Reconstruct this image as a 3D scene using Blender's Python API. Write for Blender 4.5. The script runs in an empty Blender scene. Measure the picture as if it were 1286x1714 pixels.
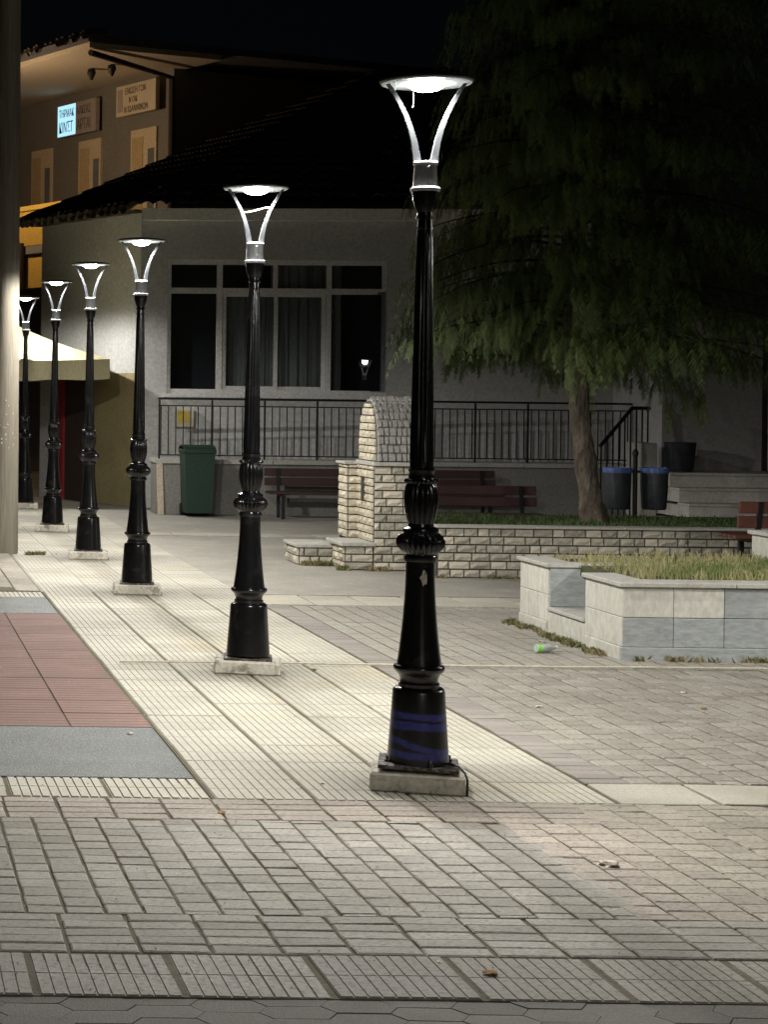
import bpy, bmesh, math, random
from mathutils import Vector, Matrix, noise as mnoise
R = math.radians
random.seed(7)
scene = bpy.context.scene
COL = scene.collection

# ------------------------------------------------------------------ camera
CAM_H, ROLL = 2.03, 0.012
cam_d = bpy.data.cameras.new('camera')
cam = bpy.data.objects.new('camera', cam_d)
COL.objects.link(cam)
cam.matrix_world = Matrix.Translation((0, 0, CAM_H)) @ Matrix.Rotation(R(90), 4, 'X') @ Matrix.Rotation(ROLL, 4, 'Z')
cam_d.sensor_fit = 'HORIZONTAL'
cam_d.sensor_width = 36.0
cam_d.lens = 36.0 * 3300 / 1286
cam_d.shift_x = (643 + 212) / 1286
cam_d.shift_y = -(857 - 650) / 1286
cam_d.clip_end = 2000
scene.camera = cam

# ------------------------------------------------------------------ night sky, moonlight, exposure
SUN_EL, SUN_ROT = R(14), R(150)
world = bpy.data.worlds.new('World')
scene.world = world
world.use_nodes = True
wn = world.node_tree
sky = wn.nodes.new('ShaderNodeTexSky')
sky.sky_type = 'NISHITA'
sky.sun_disc = False
sky.sun_elevation = SUN_EL
sky.sun_rotation = SUN_ROT
wn.links.new(sky.outputs[0], wn.nodes['Background'].inputs[0])
wn.nodes['Background'].inputs[1].default_value = 0.0003
sun_d = bpy.data.lights.new('moonlight', 'SUN')
sun_d.energy = 0.003
sun_d.angle = R(0.5)
sun_d.color = (1.0, 0.97, 0.92)
sun = bpy.data.objects.new('moonlight', sun_d)
COL.objects.link(sun)
sun.location = (0, -10, 30)
sun.rotation_euler = (R(90) - SUN_EL, 0, R(180) - SUN_ROT + R(180))
vs = scene.view_settings
vs.view_transform = 'Standard'
vs.look = 'None'
vs.exposure = 0.2
vs.gamma = 1.0
vs.use_curve_mapping = False
scene.render.engine = 'CYCLES'
scene.cycles.use_denoising = True
scene.cycles.max_bounces = 8
scene.cycles.sample_clamp_indirect = 6.0
LAMP_W = 80.0
LAMP_WIDE = 600.0

# ------------------------------------------------------------------ materials
def ramp(nt, src, p0, p1, c0=(0, 0, 0, 1), c1=(1, 1, 1, 1)):
    r = nt.nodes.new('ShaderNodeValToRGB')
    r.color_ramp.elements[0].position = p0
    r.color_ramp.elements[1].position = p1
    r.color_ramp.elements[0].color = c0
    r.color_ramp.elements[1].color = c1
    nt.links.new(src, r.inputs[0])
    return r.outputs[0]

def mix(nt, fac, a, b, mode='MIX'):
    m = nt.nodes.new('ShaderNodeMix')
    m.data_type = 'RGBA'
    m.blend_type = mode
    for sock, v in ((m.inputs[0], fac), (m.inputs[6], a), (m.inputs[7], b)):
        if hasattr(v, 'links') or hasattr(v, 'is_linked'):
            nt.links.new(v, sock)
        elif isinstance(v, (int, float)):
            sock.default_value = v
        else:
            sock.default_value = (v[0], v[1], v[2], 1)
    return m.outputs[2]

def noise(nt, vec, scale, detail=4, rough=0.6):
    n = nt.nodes.new('ShaderNodeTexNoise')
    n.inputs['Scale'].default_value = scale
    n.inputs['Detail'].default_value = detail
    n.inputs['Roughness'].default_value = rough
    if vec is not None:
        nt.links.new(vec, n.inputs['Vector'])
    return n.outputs[0]

def M(name, base, var=0.2, scale=6.0, rough=0.8, bump=0.2, bscale=80.0, rnd=0.0,
      stains=(), spec=0.3, metal=0.0, objspace=False, hue_rnd=None, stretch=None, speck=None):
    m = bpy.data.materials.new(name)
    m.use_nodes = True
    nt = m.node_tree
    b = nt.nodes['Principled BSDF']
    if objspace:
        tc = nt.nodes.new('ShaderNodeTexCoord')
        vec = tc.outputs['Object']
    else:
        g = nt.nodes.new('ShaderNodeNewGeometry')
        vec = g.outputs['Position']
    if stretch:
        mp = nt.nodes.new('ShaderNodeMapping')
        mp.inputs['Scale'].default_value = stretch
        nt.links.new(vec, mp.inputs[0])
        vec = mp.outputs[0]
    lo = tuple(c * (1 - var) for c in base)
    hi = tuple(min(1, c * (1 + var)) for c in base)
    col = mix(nt, ramp(nt, noise(nt, vec, scale, 6), 0.3, 0.7), lo, hi)
    col = mix(nt, ramp(nt, noise(nt, vec, bscale * 0.6, 3), 0.35, 0.7), col, tuple(c * 0.72 for c in base))
    for (sc, lo_, hi_, scol, amt) in stains:
        f = ramp(nt, noise(nt, vec, sc, 8, 0.65), lo_, hi_, (0, 0, 0, 1), (amt, amt, amt, 1))
        col = mix(nt, f, col, scol)
    if speck:
        v = nt.nodes.new('ShaderNodeTexVoronoi')
        v.inputs['Scale'].default_value = speck[0]
        nt.links.new(vec, v.inputs['Vector'])
        f = ramp(nt, v.outputs['Distance'], speck[1], speck[1] + 0.08, (1, 1, 1, 1), (0, 0, 0, 1))
        col = mix(nt, f, col, speck[2])
    if rnd or hue_rnd:
        oi = nt.nodes.new('ShaderNodeObjectInfo')
        if hue_rnd:
            col = mix(nt, ramp(nt, oi.outputs['Random'], 0.55, 0.95), col, hue_rnd)
        h = nt.nodes.new('ShaderNodeHueSaturation')
        mr = nt.nodes.new('ShaderNodeMapRange')
        mr.inputs[3].default_value = 1 - rnd
        mr.inputs[4].default_value = 1 + rnd
        nt.links.new(oi.outputs['Random'], mr.inputs[0])
        nt.links.new(mr.outputs[0], h.inputs['Value'])
        nt.links.new(col, h.inputs['Color'])
        col = h.outputs[0]
    nt.links.new(col, b.inputs['Base Color'])
    b.inputs['Roughness'].default_value = rough
    b.inputs['Metallic'].default_value = metal
    b.inputs['Specular IOR Level'].default_value = spec
    if bump:
        bp = nt.nodes.new('ShaderNodeBump')
        bp.inputs['Strength'].default_value = bump
        bp.inputs['Distance'].default_value = 0.01
        nt.links.new(noise(nt, vec, bscale, 5), bp.inputs['Height'])
        nt.links.new(bp.outputs[0], b.inputs['Normal'])
    return m

def emit(name, col, strength):
    m = bpy.data.materials.new(name)
    m.use_nodes = True
    b = m.node_tree.nodes['Principled BSDF']
    b.inputs['Base Color'].default_value = (*col, 1)
    b.inputs['Emission Color'].default_value = (*col, 1)
    b.inputs['Emission Strength'].default_value = strength
    return m

DIRT = (0.10, 0.085, 0.055)
MOSS = (0.055, 0.06, 0.022)
m_joint = M('joint_earth', (0.12, 0.10, 0.07), 0.4, 3, 0.95, 0.6, 60, stains=[(2.5, 0.45, 0.62, (0.09, 0.09, 0.042), 0.8)])
m_asphalt = M('asphalt', (0.10, 0.098, 0.092), 0.2, 2, 0.9, 0.8, 120, stains=[(0.8, 0.5, 0.7, (0.13, 0.12, 0.105), 0.7)])
m_plazacon = M('plaza_concrete', (0.32, 0.305, 0.265), 0.18, 1.2, 0.85, 0.5, 60, stains=[(0.7, 0.5, 0.68, (0.22, 0.21, 0.175), 0.8), (4, 0.55, 0.7, (0.38, 0.365, 0.32), 0.7), (18, 0.55, 0.66, (0.2, 0.19, 0.16), 0.5)])
m_ribtile = M('cream_ribbed_tile', (0.415, 0.395, 0.33), 0.12, 2.5, 0.75, 0.35, 90, rnd=0.09,
              stains=[(1.6, 0.48, 0.72, (0.29, 0.275, 0.225), 0.85), (0.9, 0.55, 0.68, (0.37, 0.315, 0.20), 0.6), (9, 0.62, 0.75, DIRT, 0.45)])
GRIME = [(0.55, 0.42, 0.62, (0.225, 0.21, 0.175), 0.7), (2.6, 0.5, 0.68, (0.23, 0.215, 0.18), 0.6), (38, 0.5, 0.62, (0.11, 0.10, 0.085), 0.55), (13, 0.6, 0.72, DIRT, 0.5)]
m_kerbtile = M('grey_ribbed_tile', (0.31, 0.295, 0.265), 0.14, 3, 0.8, 0.5, 90, rnd=0.10, stains=GRIME)
m_paver = M('grey_paver', (0.345, 0.332, 0.295), 0.18, 5, 0.8, 0.6, 100, rnd=0.13, stains=GRIME, stretch=(1, 1.6, 1))
m_paver_far = M('grey_plaza_paver', (0.30, 0.288, 0.25), 0.18, 4, 0.8, 0.4, 90, rnd=0.14, stains=GRIME)
m_paver_pink = M('pink_paver', (0.385, 0.335, 0.285), 0.16, 5, 0.8, 0.5, 100, rnd=0.12, stains=GRIME)
m_paver_mauve = M('mauve_paver', (0.24, 0.215, 0.20), 0.14, 5, 0.8, 0.3, 90, rnd=0.12, stains=GRIME[:2])
m_paver_beige = M('beige_paver', (0.385, 0.345, 0.285), 0.16, 5, 0.8, 0.5, 100, rnd=0.12, stains=GRIME)
m_redtile = M('red_ribbed_tile', (0.165, 0.092, 0.076), 0.2, 2, 0.8, 0.3, 90, rnd=0.08,
              stains=[(1.2, 0.5, 0.75, (0.24, 0.13, 0.105), 0.8), (2.2, 0.55, 0.75, (0.11, 0.085, 0.078), 0.8), (30, 0.55, 0.65, (0.1, 0.075, 0.065), 0.5)])
m_greengrey = M('speckled_grey_terrazzo', (0.068, 0.08, 0.077), 0.4, 3, 0.6, 0.9, 120, speck=(75, 0.25, (0.19, 0.215, 0.21)), stains=[(1.2, 0.45, 0.65, (0.11, 0.12, 0.115), 0.7), (45, 0.5, 0.6, (0.04, 0.045, 0.045), 0.6)])
m_roadpaver = M('road_paver', (0.20, 0.19, 0.175), 0.15, 4, 0.85, 0.8, 140, rnd=0.12, stains=[(4, 0.5, 0.7, (0.14, 0.13, 0.12), 0.7)])
m_plinth = M('weathered_concrete_plinth', (0.74, 0.70, 0.60), 0.12, 8, 0.85, 0.5, 60, stains=[(9, 0.53, 0.63, (0.2, 0.17, 0.13), 0.7), (28, 0.6, 0.68, (0.14, 0.12, 0.1), 0.5)])
m_black = M('glossy_black_paint', (0.009, 0.009, 0.010), 0.1, 10, 0.20, 0.05, 30, spec=0.5, stains=[(5, 0.55, 0.72, (0.035, 0.033, 0.029), 0.7), (45, 0.66, 0.72, (0.06, 0.055, 0.05), 0.6)])
m_rusty = M('rusted_plate', (0.06, 0.045, 0.035), 0.5, 18, 0.6, 0.5, 60, stains=[(30, 0.5, 0.6, (0.3, 0.28, 0.25), 0.7)])
m_grey = M('silver_grey_paint', (0.55, 0.57, 0.60), 0.05, 10, 0.35, 0.02, 50, spec=0.5)
m_armgrey = M('arm_grey_paint', (0.028, 0.031, 0.034), 0.05, 10, 0.5, 0.02, 50, spec=0.2)
m_lampwhite = M('white_reflector', (0.75, 0.80, 0.80), 0.05, 10, 0.4, 0.0)
m_canopy = M('dark_canopy', (0.03, 0.03, 0.032), 0.1, 10, 0.4, 0.0)
m_led = emit('led', (0.95, 0.98, 1.0), 60.0)
m_web = M('cobweb', (0.6, 0.58, 0.5), 0.1, 20, 0.8, 0.0)
m_wallgrey = M('grey_render', (0.52, 0.52, 0.50), 0.06, 1.5, 0.9, 0.04, 30, stains=[(0.7, 0.5, 0.75, (0.43, 0.43, 0.405), 0.6), (3, 0.6, 0.75, (0.36, 0.355, 0.33), 0.3)])
m_cornice = M('pale_cornice', (0.78, 0.76, 0.70), 0.08, 3, 0.8, 0.2, 40)
m_ochre = M('ochre_wall_band', (0.30, 0.25, 0.12), 0.15, 2, 0.9, 0.3, 40, stains=[(1.2, 0.5, 0.7, (0.2, 0.165, 0.09), 0.7)])
m_upwall = M('brown_grey_render', (0.20, 0.185, 0.165), 0.08, 1.5, 0.9, 0.2, 40)
m_soffit = M('cream_soffit', (0.55, 0.47, 0.36), 0.06, 2, 0.85, 0.1, 40)
m_rooftile = M('clay_roof_tile', (0.11, 0.105, 0.12), 0.3, 5, 0.85, 0.3, 30)
m_eavetile = M('old_clay_tile', (0.12, 0.095, 0.07), 0.35, 6, 0.9, 0.4, 30)
m_frame = M('pale_window_frame', (0.66, 0.655, 0.63), 0.06, 4, 0.6, 0.05, 40)
m_curtain = M('grey_curtain', (0.62, 0.62, 0.58), 0.12, 3, 0.95, 0.1, 40, stretch=(3, 3, 0.3))
m_interior = M('dark_room', (0.14, 0.15, 0.17), 0.2, 2, 0.9, 0.0)
m_iron = M('dark_iron', (0.012, 0.013, 0.014), 0.2, 10, 0.5, 0.05, 40)
m_terrace = M('concrete_terrace', (0.22, 0.215, 0.195), 0.12, 2, 0.9, 0.3, 40, stains=[(1.5, 0.5, 0.7, (0.15, 0.145, 0.13), 0.7)])
m_coping = M('stone_coping', (0.42, 0.41, 0.37), 0.12, 4, 0.8, 0.3, 50)
m_brick = M('split_face_stone', (0.46, 0.435, 0.355), 0.18, 14, 0.85, 0.7, 55, rnd=0.24, hue_rnd=(0.47, 0.425, 0.345))
m_brick_lit = M('lamplit_cream_stone', (0.60, 0.545, 0.42), 0.18, 14, 0.85, 0.9, 55, rnd=0.16)  # same stone made paler: lamplight on the fountain sides put into the colour
m_mortar = M('dark_mortar', (0.075, 0.07, 0.058), 0.25, 10, 0.95, 0.5, 60)
m_shingle = M('grey_stone_shingle', (0.33, 0.32, 0.30), 0.25, 16, 0.9, 0.8, 60)
m_marble = M('cream_marble_panel', (0.62, 0.61, 0.54), 0.07, 2, 0.45, 0.05, 40, rnd=0.05, stains=[(1.5, 0.5, 0.75, (0.46, 0.455, 0.41), 0.7), (20, 0.66, 0.8, (0.3, 0.27, 0.2), 0.4)], stretch=(1, 1, 0.5))
m_marble_grey = M('grey_marble_panel', (0.37, 0.395, 0.395), 0.10, 1.8, 0.4, 0.05, 40, rnd=0.10, stains=[(2.2, 0.52, 0.7, (0.48, 0.495, 0.485), 0.7)], stretch=(0.6, 0.6, 2))
m_marble_cap = M('weathered_marble_cap', (0.47, 0.46, 0.42), 0.12, 3, 0.6, 0.3, 60, stains=[(6, 0.52, 0.68, (0.26, 0.25, 0.2), 0.7)])
m_soil = M('garden_soil', (0.07, 0.06, 0.035), 0.4, 5, 0.95, 0.8, 40, stains=[(3, 0.45, 0.6, (0.06, 0.08, 0.025), 0.8)])
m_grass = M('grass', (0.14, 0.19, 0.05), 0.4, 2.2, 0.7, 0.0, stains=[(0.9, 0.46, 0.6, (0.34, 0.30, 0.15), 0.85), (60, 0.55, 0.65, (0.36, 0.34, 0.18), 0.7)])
m_grass2 = M('dark_green_grass', (0.06, 0.10, 0.025), 0.35, 2.2, 0.7, 0.0)  # darker, greener grass colour for the raised bed
m_weed = M('weeds', (0.11, 0.125, 0.04), 0.4, 6, 0.8, 0.0, stains=[(5, 0.42, 0.55, (0.27, 0.22, 0.12), 0.9)])
m_needle = M('conifer_needles', (0.095, 0.14, 0.04), 0.45, 1.3, 0.65, 0.0, stains=[(0.8, 0.5, 0.7, (0.15, 0.17, 0.05), 0.7)])
m_bark = M('rough_bark', (0.17, 0.14, 0.105), 0.55, 9, 0.95, 1.0, 22, stretch=(1, 1, 0.35), stains=[(8, 0.5, 0.6, (0.06, 0.05, 0.04), 0.8)])
[n for n in m_bark.node_tree.nodes if n.type == 'BUMP'][0].inputs['Distance'].default_value = 0.06
m_limb = M('dark_twig_bark', (0.05, 0.045, 0.032), 0.3, 9, 0.95, 0.3, 22)
m_timber = M('grey_timber_pole', (0.21, 0.19, 0.15), 0.3, 8, 0.85, 0.5, 40, stretch=(3, 3, 0.15), stains=[(2, 0.5, 0.65, (0.2, 0.175, 0.14), 0.8)])
m_benchred = M('oxblood_painted_slat', (0.12, 0.042, 0.028), 0.2, 8, 0.55, 0.2, 40, stretch=(0.3, 1, 1))
m_benchdark = M('dark_maroon_slat', (0.055, 0.028, 0.026), 0.2, 8, 0.6, 0.2, 40)
m_green = M('green_plastic', (0.014, 0.036, 0.024), 0.12, 4, 0.45, 0.05, 40)
m_binblack = M('black_bin_metal', (0.04, 0.045, 0.05), 0.3, 8, 0.45, 0.1, 40)
m_bag = M('blue_bin_liner', (0.10, 0.16, 0.38), 0.2, 20, 0.4, 0.5, 40)
m_parasol = M('cream_canvas', (0.44, 0.395, 0.24), 0.06, 3, 0.9, 0.15, 60)
m_ink = M('dark_lettering', (0.05, 0.05, 0.06), 0.1, 5, 0.7, 0)
m_inkblue = M('blue_lettering', (0.05, 0.12, 0.3), 0.1, 5, 0.7, 0)
m_inkbrown = M('brown_lettering', (0.13, 0.09, 0.07), 0.1, 5, 0.7, 0)
m_signlit = emit('lit_sign_face', (0.42, 0.80, 1.0), 0.85)
m_signoff = M('unlit_sign_face', (0.36, 0.31, 0.29), 0.1, 3, 0.7, 0)
m_signcream = M('cream_sign_face', (0.58, 0.50, 0.38), 0.1, 3, 0.7, 0.1)
m_door = M('tan_shutter_door', (0.48, 0.36, 0.20), 0.1, 4, 0.7, 0.2, 40)
m_doorframe = M('cream_door_frame', (0.58, 0.48, 0.33), 0.08, 4, 0.7, 0.1, 40)
m_darkwood = M('dark_brown_door', (0.05, 0.035, 0.028), 0.2, 4, 0.7, 0.2, 40)
m_red = M('red_door_panel', (0.28, 0.03, 0.035), 0.1, 4, 0.6, 0.1, 40)
m_yellowpanel = M('yellow_corrugated_panel', (0.62, 0.40, 0.08), 0.06, 4, 0.7, 0.05, 40)
m_yellowbox = M('yellow_meter_box', (0.62, 0.48, 0.07), 0.1, 4, 0.6, 0.05, 40)
m_pipe = M('brown_drainpipe', (0.04, 0.03, 0.022), 0.2, 6, 0.6, 0.1, 40)
m_step = M('worn_marble_step', (0.64, 0.62, 0.56), 0.12, 3, 0.7, 0.2, 40, stains=[(2.5, 0.5, 0.7, (0.38, 0.37, 0.33), 0.7)])
m_paper = M('crumpled_paper', (0.6, 0.56, 0.46), 0.3, 30, 0.9, 0.6, 60, stains=[(25, 0.5, 0.6, (0.1, 0.085, 0.07), 0.8)])
m_leaf = M('dry_leaf', (0.26, 0.15, 0.06), 0.4, 20, 0.9, 0.2, 60)
m_cord = M('pale_cord', (0.58, 0.54, 0.42), 0.1, 10, 0.8, 0.1, 60)
m_amber = emit('amber_street_globe', (1.0, 0.70, 0.42), 520.0)

def glass(name, tint, gl):
    m = bpy.data.materials.new(name)
    m.use_nodes = True
    nt = m.node_tree
    for n in list(nt.nodes):
        if n.type == 'BSDF_PRINCIPLED':
            nt.nodes.remove(n)
    out = [n for n in nt.nodes if n.type == 'OUTPUT_MATERIAL'][0]
    t = nt.nodes.new('ShaderNodeBsdfTransparent')
    t.inputs[0].default_value = (*tint, 1)
    g = nt.nodes.new('ShaderNodeBsdfGlossy')
    g.inputs['Roughness'].default_value = 0.0
    f = nt.nodes.new('ShaderNodeFresnel')
    f.inputs[0].default_value = gl
    mx = nt.nodes.new('ShaderNodeMixShader')
    nt.links.new(f.outputs[0], mx.inputs[0])
    nt.links.new(t.outputs[0], mx.inputs[1])
    nt.links.new(g.outputs[0], mx.inputs[2])
    nt.links.new(mx.outputs[0], out.inputs[0])
    return m
m_glass = glass('window_glass', (0.62, 0.66, 0.68), 1.7)
m_bottle = M('bottle_plastic', (0.55, 0.6, 0.57), 0.1, 20, 0.2, 0.1, 60, spec=0.6)

def blue_band_material():
    m = M('black_paint_with_blue_spray', (0.008, 0.008, 0.009), 0.1, 10, 0.28, 0.03, 30, spec=0.5)
    nt = m.node_tree
    b = nt.nodes['Principled BSDF']
    tc = nt.nodes.new('ShaderNodeTexCoord')
    sp = nt.nodes.new('ShaderNodeSeparateXYZ')
    nt.links.new(tc.outputs['Object'], sp.inputs[0])
    n = noise(nt, tc.outputs['Object'], 9, 3)
    def lin(kx, kn):
        a = nt.nodes.new('ShaderNodeMath'); a.operation = 'MULTIPLY_ADD'
        nt.links.new(sp.outputs[0], a.inputs[0]); a.inputs[1].default_value = kx
        nt.links.new(sp.outputs[2], a.inputs[2])
        c = nt.nodes.new('ShaderNodeMath'); c.operation = 'MULTIPLY_ADD'
        nt.links.new(n, c.inputs[0]); c.inputs[1].default_value = kn
        nt.links.new(a.outputs[0], c.inputs[2])
        return c.outputs[0]
    def bands(src, stops):
        r = nt.nodes.new('ShaderNodeValToRGB')
        el = r.color_ramp.elements
        el[0].position, el[0].color = 0.0, (0, 0, 0, 1)
        el[1].position, el[1].color = 1.0, (0, 0, 0, 1)
        for (c_, hw) in stops:
            for (p_, v_) in ((c_ - hw - .006, 0), (c_ - hw + .004, 1), (c_ + hw - .004, 1), (c_ + hw + .006, 0)):
                e = el.new(p_); e.color = (v_, v_, v_, 1)
        nt.links.new(src, r.inputs[0])
        return r.outputs[0]
    f1 = bands(lin(0.03, 0.03), [(0.395, 0.015), (0.345, 0.020), (0.195, 0.018)])
    f2 = bands(lin(0.24, 0.04), [(0.240, 0.014)])
    f = mix(nt, 1.0, f1, f2, 'LIGHTEN')
    f = mix(nt, 1.0, f, ramp(nt, noise(nt, tc.outputs['Object'], 26, 3), 0.25, 0.6, (.45, .45, .45, 1), (1, 1, 1, 1)), 'MULTIPLY')
    old = b.inputs['Base Color'].links[0].from_socket
    nt.links.new(mix(nt, f, old, (0.042, 0.05, 0.26)), b.inputs['Base Color'])
    return m
m_blueband = blue_band_material()

# ------------------------------------------------------------------ mesh helpers
class MB:
    def __init__(self):
        self.v, self.f = [], []
    def add(self, vs_, fs_):
        n = len(self.v)
        self.v += [tuple(p) for p in vs_]
        self.f += [tuple(i + n for i in q) for q in fs_]
        return self
    def box(self, x0, x1, y0, y1, z0, z1, mtx=None):
        vs_ = [(x, y, z) for z in (z0, z1) for (x, y) in ((x0, y0), (x1, y0), (x1, y1), (x0, y1))]
        if mtx is not None:
            vs_ = [mtx @ Vector(p) for p in vs_]
        return self.add(vs_, [(3, 2, 1, 0), (4, 5, 6, 7), (0, 1, 5, 4), (1, 2, 6, 5), (2, 3, 7, 6), (3, 0, 4, 7)])
    def cbox(self, x0, x1, y0, y1, z0, z1, b=0.01, mtx=None):
        """box with every edge chamfered"""
        bm = bmesh.new()
        r = bmesh.ops.create_cube(bm, size=1.0)
        for v in bm.verts:
            v.co = Vector((x0 + (v.co.x + .5) * (x1 - x0), y0 + (v.co.y + .5) * (y1 - y0), z0 + (v.co.z + .5) * (z1 - z0)))
        bmesh.ops.bevel(bm, geom=bm.edges[:], offset=b, segments=1, affect='EDGES')
        bm.verts.index_update()
        vs_ = [v.co.copy() for v in bm.verts]
        if mtx is not None:
            vs_ = [mtx @ p for p in vs_]
        fs_ = [tuple(v.index for v in f.verts) for f in bm.faces]
        bm.free()
        return self.add(vs_, fs_)
    def lathe(self, prof, n=32, c=(0, 0, 0), flute=None, caps=True):
        vs_, fs_ = [], []
        for k, p in enumerate(prof):
            z, r = p[0], p[1]
            amp, cnt = (p[2], p[3]) if len(p) > 2 else (0, 0)
            for i in range(n):
                a = 2 * math.pi * i / n
                rr = r + (amp * (abs(math.sin(cnt * a / 2)) * 2 - 1) if amp else 0)
                vs_.append((c[0] + rr * math.cos(a), c[1] + rr * math.sin(a), c[2] + z))
        for k in range(len(prof) - 1):
            for i in range(n):
                j = (i + 1) % n
                fs_.append((k * n + i, k * n + j, (k + 1) * n + j, (k + 1) * n + i))
        if caps:
            fs_.append(tuple(reversed(range(n))))
            fs_.append(tuple((len(prof) - 1) * n + i for i in range(n)))
        return self.add(vs_, fs_)
    def tube(self, pts, rad, n=6, caps=True):
        pts = [Vector(p) for p in pts]
        rads = rad if isinstance(rad, (list, tuple)) else [rad] * len(pts)
        vs_, fs_ = [], []
        prev = None
        for k, p in enumerate(pts):
            d = (pts[min(k + 1, len(pts) - 1)] - pts[max(k - 1, 0)]).normalized()
            ref = prev if prev is not None else (Vector((0, 0, 1)) if abs(d.z) < 0.9 else Vector((1, 0, 0)))
            u = (ref - d * ref.dot(d)).normalized()
            prev = u
            w = d.cross(u)
            for i in range(n):
                a = 2 * math.pi * i / n
                vs_.append(p + (u * math.cos(a) + w * math.sin(a)) * rads[k])
        for k in range(len(pts) - 1):
            for i in range(n):
                j = (i + 1) % n
                fs_.append((k * n + i, k * n + j, (k + 1) * n + j, (k + 1) * n + i))
        if caps:
            fs_.append(tuple(reversed(range(n))))
            fs_.append(tuple((len(pts) - 1) * n + i for i in range(n)))
        return self.add(vs_, fs_)
    def prism(self, poly, z0, z1):
        n = len(poly)
        vs_ = [(x, y, z0) for x, y in poly] + [(x, y, z1) for x, y in poly]
        fs_ = [tuple(reversed(range(n))), tuple(range(n, 2 * n))] + [(i, (i + 1) % n, n + (i + 1) % n, n + i) for i in range(n)]
        return self.add(vs_, fs_)
    def mesh(self, name, mat, smooth=False):
        me = bpy.data.meshes.new(name)
        me.from_pydata([tuple(p) for p in self.v], [], self.f)
        me.materials.append(mat)
        if smooth:
            me.polygons.foreach_set('use_smooth', [True] * len(me.polygons))
            me.set_sharp_from_angle(angle=R(38))
        me.update()
        return me
    def obj(self, name, mat, parent=None, smooth=False, loc=None, rz=0):
        return place(name, self.mesh(name, mat, smooth), parent, loc, rz)

def place(name, me, parent=None, loc=None, rz=0, scale=None):
    if isinstance(me, list):
        me = random.choice(me)
    o = bpy.data.objects.new(name, me)
    COL.objects.link(o)
    if parent is not None:
        o.parent = parent
    if loc is not None:
        o.location = loc
    if rz:
        o.rotation_euler = (0, 0, rz)
    if scale is not None:
        o.scale = scale
    return o

def tag(o, label, cat, group=None, kind=None):
    o['label'] = label
    o['category'] = cat
    if group:
        o['group'] = group
    if kind:
        o['kind'] = kind
    return o

def thing(name, label, cat, loc=(0, 0, 0), rz=0, group=None):
    return tag(place(name, None, None, loc, rz), label, cat, group)

def struct(o):
    o['kind'] = 'structure'
    return o

def copy_tree(o, parent=None):
    c = o.copy()
    COL.objects.link(c)
    c.parent = parent
    for ch in list(o.children):
        copy_tree(ch, c)
    return c

# ------------------------------------------------------------------ ground
# the road sheet reaches the horizon; the raised square lies on it
struct(MB().add([(-600, -300, -0.06), (600, -300, -0.06), (600, 900, -0.06), (-600, 900, -0.06)], [(0, 1, 2, 3)]).obj('ground', m_asphalt))
struct(MB().box(-14, 30, 6.64, 19.92, -0.2, -0.014).obj('paving_bed', m_joint))
struct(MB().box(-14, 30, 19.925, 60, -0.2, -0.004).obj('square_surface', m_plazacon))

def paver_mesh(w, d, h, b, mat, name='paver', nvar=5):
    """slabs with worn, slightly uneven chamfered tops, origin at the centre top; a list of variants"""
    out = []
    for k in range(nvar):
        rnd = random.Random(int(w * 1000) + k * 31)
        x, y = w / 2, d / 2
        j = lambda a: rnd.uniform(-a, a)
        e = 0.0022
        base = [(-x, -y), (x, -y), (x, y), (-x, y)]
        mid = [(px + j(e), py + j(e)) for px, py in base]
        top = []
        for (px, py) in mid:
            bb = b * rnd.uniform(0.8, 2.2)
            top.append((px - math.copysign(bb, px), py - math.copysign(bb, py), j(0.0012)))
        vs_ = [(px, py, -h) for px, py in mid] + [(px, py, -b) for px, py in mid] + top
        fs_ = [(0, 1, 5, 4), (1, 2, 6, 5), (2, 3, 7, 6), (3, 0, 4, 7), (4, 5, 9, 8), (5, 6, 10, 9), (6, 7, 11, 10), (7, 4, 8, 11), (8, 9, 10, 11)]
        out.append(MB().add(vs_, fs_).mesh(name, mat))
    return out

def rib_mesh(w, d, nx, ny, gx, gy, mat, name='tile', h=0.035, g=0.007):
    """ribbed tile: slab with nx by ny raised pads"""
    mb = MB()
    mb.box(-w / 2, w / 2, -d / 2, d / 2, -h, -g)
    for i in range(nx):
        for j in range(ny):
            x0 = -w / 2 + w * i / nx + gx / 2
            x1 = -w / 2 + w * (i + 1) / nx - gx / 2
            y0 = -d / 2 + d * j / ny + gy / 2
            y1 = -d / 2 + d * (j + 1) / ny - gy / 2
            e = g * 0.35
            vs_ = [(x0, y0, -g), (x1, y0, -g), (x1, y1, -g), (x0, y1, -g), (x0 + e, y0 + e, 0), (x1 - e, y0 + e, 0), (x1 - e, y1 - e, 0), (x0 + e, y1 - e, 0)]
            mb.add(vs_, [(0, 1, 5, 4), (1, 2, 6, 5), (2, 3, 7, 6), (3, 0, 4, 7), (4, 5, 6, 7)])
    return mb.mesh(name, mat)

def jit(o, dz=0.003, tilt=0.008, rz=0.008):
    o.location.z += random.uniform(-dz, dz * 0.3)
    o.rotation_euler = (random.uniform(-tilt, tilt), random.uniform(-tilt, tilt), random.uniform(-rz, rz))
    return o

# road edge of interlocking elongated-hexagon pavers
road = struct(MB().box(-1.0, 6.0, 4.6, 6.632, -0.055, -0.020).obj('road', m_joint))
hexm = MB().prism([(-0.128, 0), (-0.088, -0.064), (0.088, -0.064), (0.128, 0), (0.088, 0.064), (-0.088, 0.064)], -0.03, 0).mesh('paver', m_roadpaver)
for j in range(-1, 7):
    for i in range(14):
        x = 0.1 + i * 0.222 * 2 * 0.5 + 0 * j
        cx = -0.1 + i * 0.436 + (0.218 if j % 2 else 0)
        cy = 6.572 - j * 0.067
        if cx < 4.9:
            jit(place('paver', hexm, road, (cx, cy, -0.0105)), 0.003, 0.008)

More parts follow.
